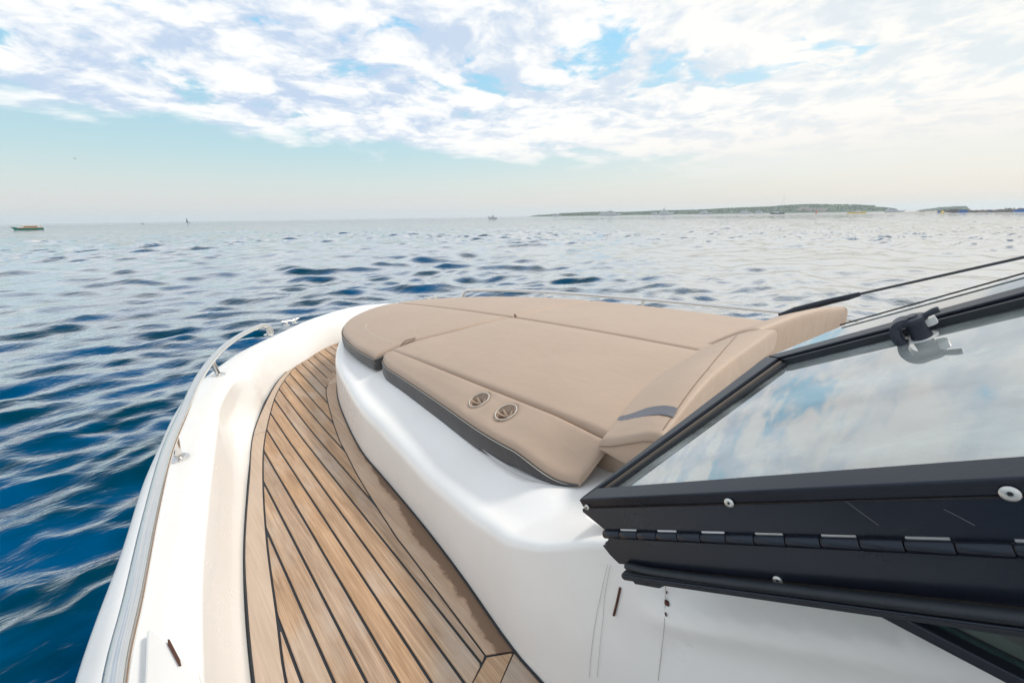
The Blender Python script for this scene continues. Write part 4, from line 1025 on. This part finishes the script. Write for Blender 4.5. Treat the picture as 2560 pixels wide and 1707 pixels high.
raft(2136, 720, 8, 6, 'short yellow float, middle of the three yellow floats')
raft(2153, 740, 17, 6, 'widest yellow float, rightmost of the three yellow floats')
# island ------------------------------------------------------------------------------------
def island_f(t, p, o):
    co = t.new('ShaderNodeTexCoord').outputs['Object']
    n1 = t.noise(co, .02, 5, .6); n2 = t.noise(co, .15, 4, .6)
    c = t.mix(n1, (.035, .075, .045), (.075, .12, .055)); c = t.mix(t.sstep(n2, .6, .8), c, (.22, .24, .16))
    t.put(p.inputs['Base Color'], c); p.inputs['Roughness'].default_value = .9
ISL = mat('wooded_hillside', island_f)
def ridge(name, prof, dist, depth, label, seed=0):
    """prof: (px, height in photo px above the waterline)"""
    pxs = np.linspace(prof[0][0], prof[-1][0], 220); hs = np.interp(pxs, [p[0] for p in prof], [p[1] for p in prof]); G = []
    for j, f in enumerate((0, .03, .12, .3, .55, .8, 1)):
        row = []
        for px, h in zip(pxs, hs):
            dd = dist + depth*f; q, a = place(px, dd); m_ = pxm(px, dist); nz = mnoise.fractal((px*.07+seed, f*3, 0), 1, 2, 4)
            k = (-.02, .28, .62, .9, 1.0, .7, -.02)[j]; row.append((q.x, q.y, h*m_*k*(1+.10*nz) - (.5 if j in (0, 6) else 0)))
        G.append(row)
    o = grid(name, np.array(G), ISL, None, auto=None); tag(o, label, None, None, 'structure'); return o, pxs, hs
PR1 = [(1315,0), (1330,1.5), (1345,3), (1370,4), (1400,6), (1440,7), (1480,9), (1520,8), (1560,7), (1600,8), (1640,9.5), (1700,10), (1760,11), (1820,14), (1860,15), (1900,16), (1935,17), (1950,19), (1980,20), (2010,21.5), (2040,21), (2080,20), (2120,19), (2150,17), (2180,15), (2183,11), (2200,10), (2222,8), (2235,2), (2240,0)]
ridge('island', PR1, 2000, 500, 'long low wooded island on the right of the horizon')
PR2 = [(2290,0), (2310,3), (2340,6), (2380,8), (2408,8.5), (2414,4), (2424,0)]
ridge('headland', PR2, 2600, 300, 'flat-topped bluish headland beyond the shore rocks', 4)
# wood on the island: many crowns that cannot be counted, one object
def wood(prof, dist, depth, n, name, label, seed):
    rg = random.Random(seed); V, Fc = [], []
    for _ in range(n):
        px = rg.uniform(prof[0][0]+6, prof[-1][0]-4); h = np.interp(px, [p[0] for p in prof], [p[1] for p in prof])
        if h < 1.5: continue
        f = rg.random()**1.3*.6+.03; m_ = pxm(px, dist); q, a = place(px, dist+depth*f)
        zb_ = h*m_*np.interp(f, [0, .03, .12, .3, .55, .8, 1], [0, .28, .62, .9, 1, .7, 0]); r = rg.uniform(1.3, 3.4)*m_*(.6 if h < 6 else 1); k0 = len(V)
        for (zz, rr) in ((-.6, .7), (.1, 1.0), (.7, .6)):
            for k in range(6):
                th = k*math.pi/3 + zz; V.append((q.x + math.cos(th)*r*rr*rg.uniform(.8, 1.2), q.y + math.sin(th)*r*rr, zb_ + zz*r*.8*rg.uniform(.8, 1.2)))
        V.append((q.x, q.y, zb_ + r*.85)); 
        for b_ in (0, 6):
            for k in range(6): Fc.append((k0+b_+k, k0+b_+(k+1) % 6, k0+b_+6+(k+1) % 6, k0+b_+6+k))
        for k in range(6): Fc.append((k0+12+k, k0+12+(k+1) % 6, k0+18))
    return tag(mesh(name, V, Fc, ISL, None, auto=None), label, 'woodland', None, 'stuff')
wood(PR1, 2000, 500, 2600, 'island_woodland', 'dense pine wood covering the long island', 3)
wood(PR2, 2600, 300, 400, 'headland_woodland', 'trees covering the bluish headland', 5)
# pale cliffs and fort walls on the island
STONE = simple('pale_stone', (.52, .43, .37), .9, var=.2, scale=.2)
for i, (px, z0, wp_, hp_) in enumerate([(1995, 8, 9, 6), (2004, 11, 12, 7), (2014, 8, 10, 7), (2024, 6, 8, 8), (2032, 9, 9, 5), (2043, 4, 9, 10), (2054, 5, 14, 9), (2062, 8, 8, 6)]):
    m_ = pxm(px, 1990); q, a = place(px, 1985 + i % 3*4); rg = random.Random(i); V = []
    base_ = [(-wp_/2, 0), (-wp_*.2, -1.2), (wp_*.25, -.8), (wp_/2, 0), (wp_*.3, 6), (-wp_*.4, 6)]
    for z, s in ((0, 1.0), (hp_*.6, .92), (hp_, .75)):
        for x, y in base_: V.append((x*m_*s*rg.uniform(.9, 1.1), y*m_*s, (z0 - 3 + z)*m_*rg.uniform(.96, 1.04)))
    Fc = [tuple(range(6)), tuple(range(12, 18))] + [(b_+k, b_+(k+1) % 6, b_+6+(k+1) % 6, b_+6+k) for b_ in (0, 6) for k in range(6)]
    o = mesh('stone_cliff', V, Fc, STONE, None, smooth=False); o.location = q; o.rotation_euler = (0, 0, -a)
    tag(o, ['leftmost of the pale rock faces on the island', 'high pale rock face near the top of the island, left of centre', 'narrow pale rock face under the highest part of the island', 'lowest of the small pale rock faces mid-cluster', 'small square pale rock face high in the cluster', 'tall narrow pale rock wall above the orange buoy', 'widest pale rock wall right of the orange buoy', 'rightmost of the pale rock faces on the island'][i], 'cliff', 'pale rock faces on the island')
# low rocky breakwater with heaps and covered boats at the far right
def heap(px, dist, lpx, hpx, m, label, seed, name='rock_heap', cat='rocks', z0=0.0):
    m_ = pxm(px, dist); rg = random.Random(seed); V, Fc = [], []; K = 26
    for j, (f, k) in enumerate(((-1, -.1), (-.6, .55), (-.1, 1.0), (.5, .6), (1, -.1))):
        for i in range(K):
            x = (i/(K-1)-.5)*lpx*m_; env = math.sin(math.pi*i/(K-1))**.6
            V.append((x, f*lpx*.12*m_, m_*z0 + hpx*m_*(k*env*(.75+.5*mnoise.noise((i*.45+seed*7, j*.9, 0))) if k > 0 else -.15)))
    for j in range(4):
        for i in range(K-1): Fc.append((j*K+i, j*K+i+1, (j+1)*K+i+1, (j+1)*K+i))
    o = mesh(name, V, Fc, m, None, auto=30); q, a = place(px, dist); o.location = q; o.rotation_euler = (0, 0, -a); return tag(o, label, cat)
heap(2290, 640, 130, 5, PALER, 'long thin spit of pale rock at the left end of the breakwater', 1, 'rock_spit')
heap(2310, 660, 46, 9, PALER, 'pale boulder mound on the spit left of the yellow buoy', 2)
heap(2385, 640, 86, 10, DARKR, 'dark rock heap right of the yellow buoy', 3)
heap(2440, 640, 90, 8, DARKR, 'low dark rocks in the middle of the breakwater', 4)
heap(2520, 630, 110, 11, DARKR, 'tall dark rock heap at the right edge of the view', 5)
heap(2520, 645, 40, 13, PALER, 'pale rock crown on the tall heap at the right edge', 6)
heap(2405, 634, 20, 8, BLUET, 'blue tarpaulin over the dark rock heap right of the yellow buoy', 7, 'tarpaulin', 'tarpaulin')
heap(2472, 628, 14, 7, BLUET, 'small bright blue tarpaulin in the gap between the rock heaps', 8, 'tarpaulin', 'tarpaulin')
heap(2550, 622, 30, 9, BLUET, 'blue tarpaulin cut by the right edge of the view', 9, 'tarpaulin', 'tarpaulin')
heap(2347, 632, 8, 7, BLUET, 'small blue bundle behind the yellow buoy', 10, 'tarpaulin', 'tarpaulin')
buoy(2353, 610, 9, 6, YEL, 'yellow buoy lying at the foot of the breakwater', group=None)
# a bird over the sea
def gull():
    px, py = 187, 397; r = ray(px, py); d = 120.0; k = d/r[1]; p = Vector((r[0]*k, d, CAMZ + r[2]*k)); s = .55
    V = [(-1.0*s, 0, .22*s), (-.5*s, .1*s, .30*s), (0, .16*s, .05*s), (.5*s, .1*s, .30*s), (1.0*s, 0, .22*s), (.45*s, -.14*s, .26*s), (0, -.14*s, .03*s), (-.45*s, -.14*s, .26*s)]
    V += [(x, y, z-.03) for x, y, z in V]
    Fc = [(0,1,7), (1,2,6,7), (2,3,5,6), (3,4,5), (8,9,15), (9,10,14,15), (10,11,13,14), (11,12,13)] + [(i, (i+1) % 8, 8+(i+1) % 8, 8+i) for i in range(8)]
    e = mesh('gull', V, Fc, SAILD, None, smooth=False); e.location = p
    tube('body', [(0, -.25, -.02), (0, 0, -.01), (0, .28, 0), (0, .36, 0)], .075, HULLW, e, n=8, radii=[.2, 1, .7, .2])
    tag(e, 'small gull gliding in the clear sky above the left horizon', 'bird')
gull()

# ================================================================= HAZE
HAZE = True
if HAZE:
    R = 9000; bm = bmesh.new(); bmesh.ops.create_cube(bm, size=1)
    me = bpy.data.meshes.new('haze'); bm.to_mesh(me); bm.free(); hz_o = bpy.data.objects.new('haze', me); C.objects.link(hz_o)
    hz_o.scale = (2*R, 2*R, 100); hz_o.location = (0, 0, 100/2 - 3.5)
    m = bpy.data.materials.new('haze_air'); m.use_nodes = True; t = NT(m.node_tree); t.n.clear()
    o = t.new('ShaderNodeOutputMaterial'); v = t.new('ShaderNodeVolumePrincipled'); v.inputs['Color'].default_value = (.88, .96, 1.0, 1)
    v.inputs['Density'].default_value = .00014; v.inputs['Anisotropy'].default_value = .2; t.l.new(v.outputs[0], o.inputs['Volume'])
    me.materials.append(m); hz_o['kind'] = 'stuff'; hz_o['label'] = 'thin pale haze over the sea'
    hz_o.visible_shadow = True
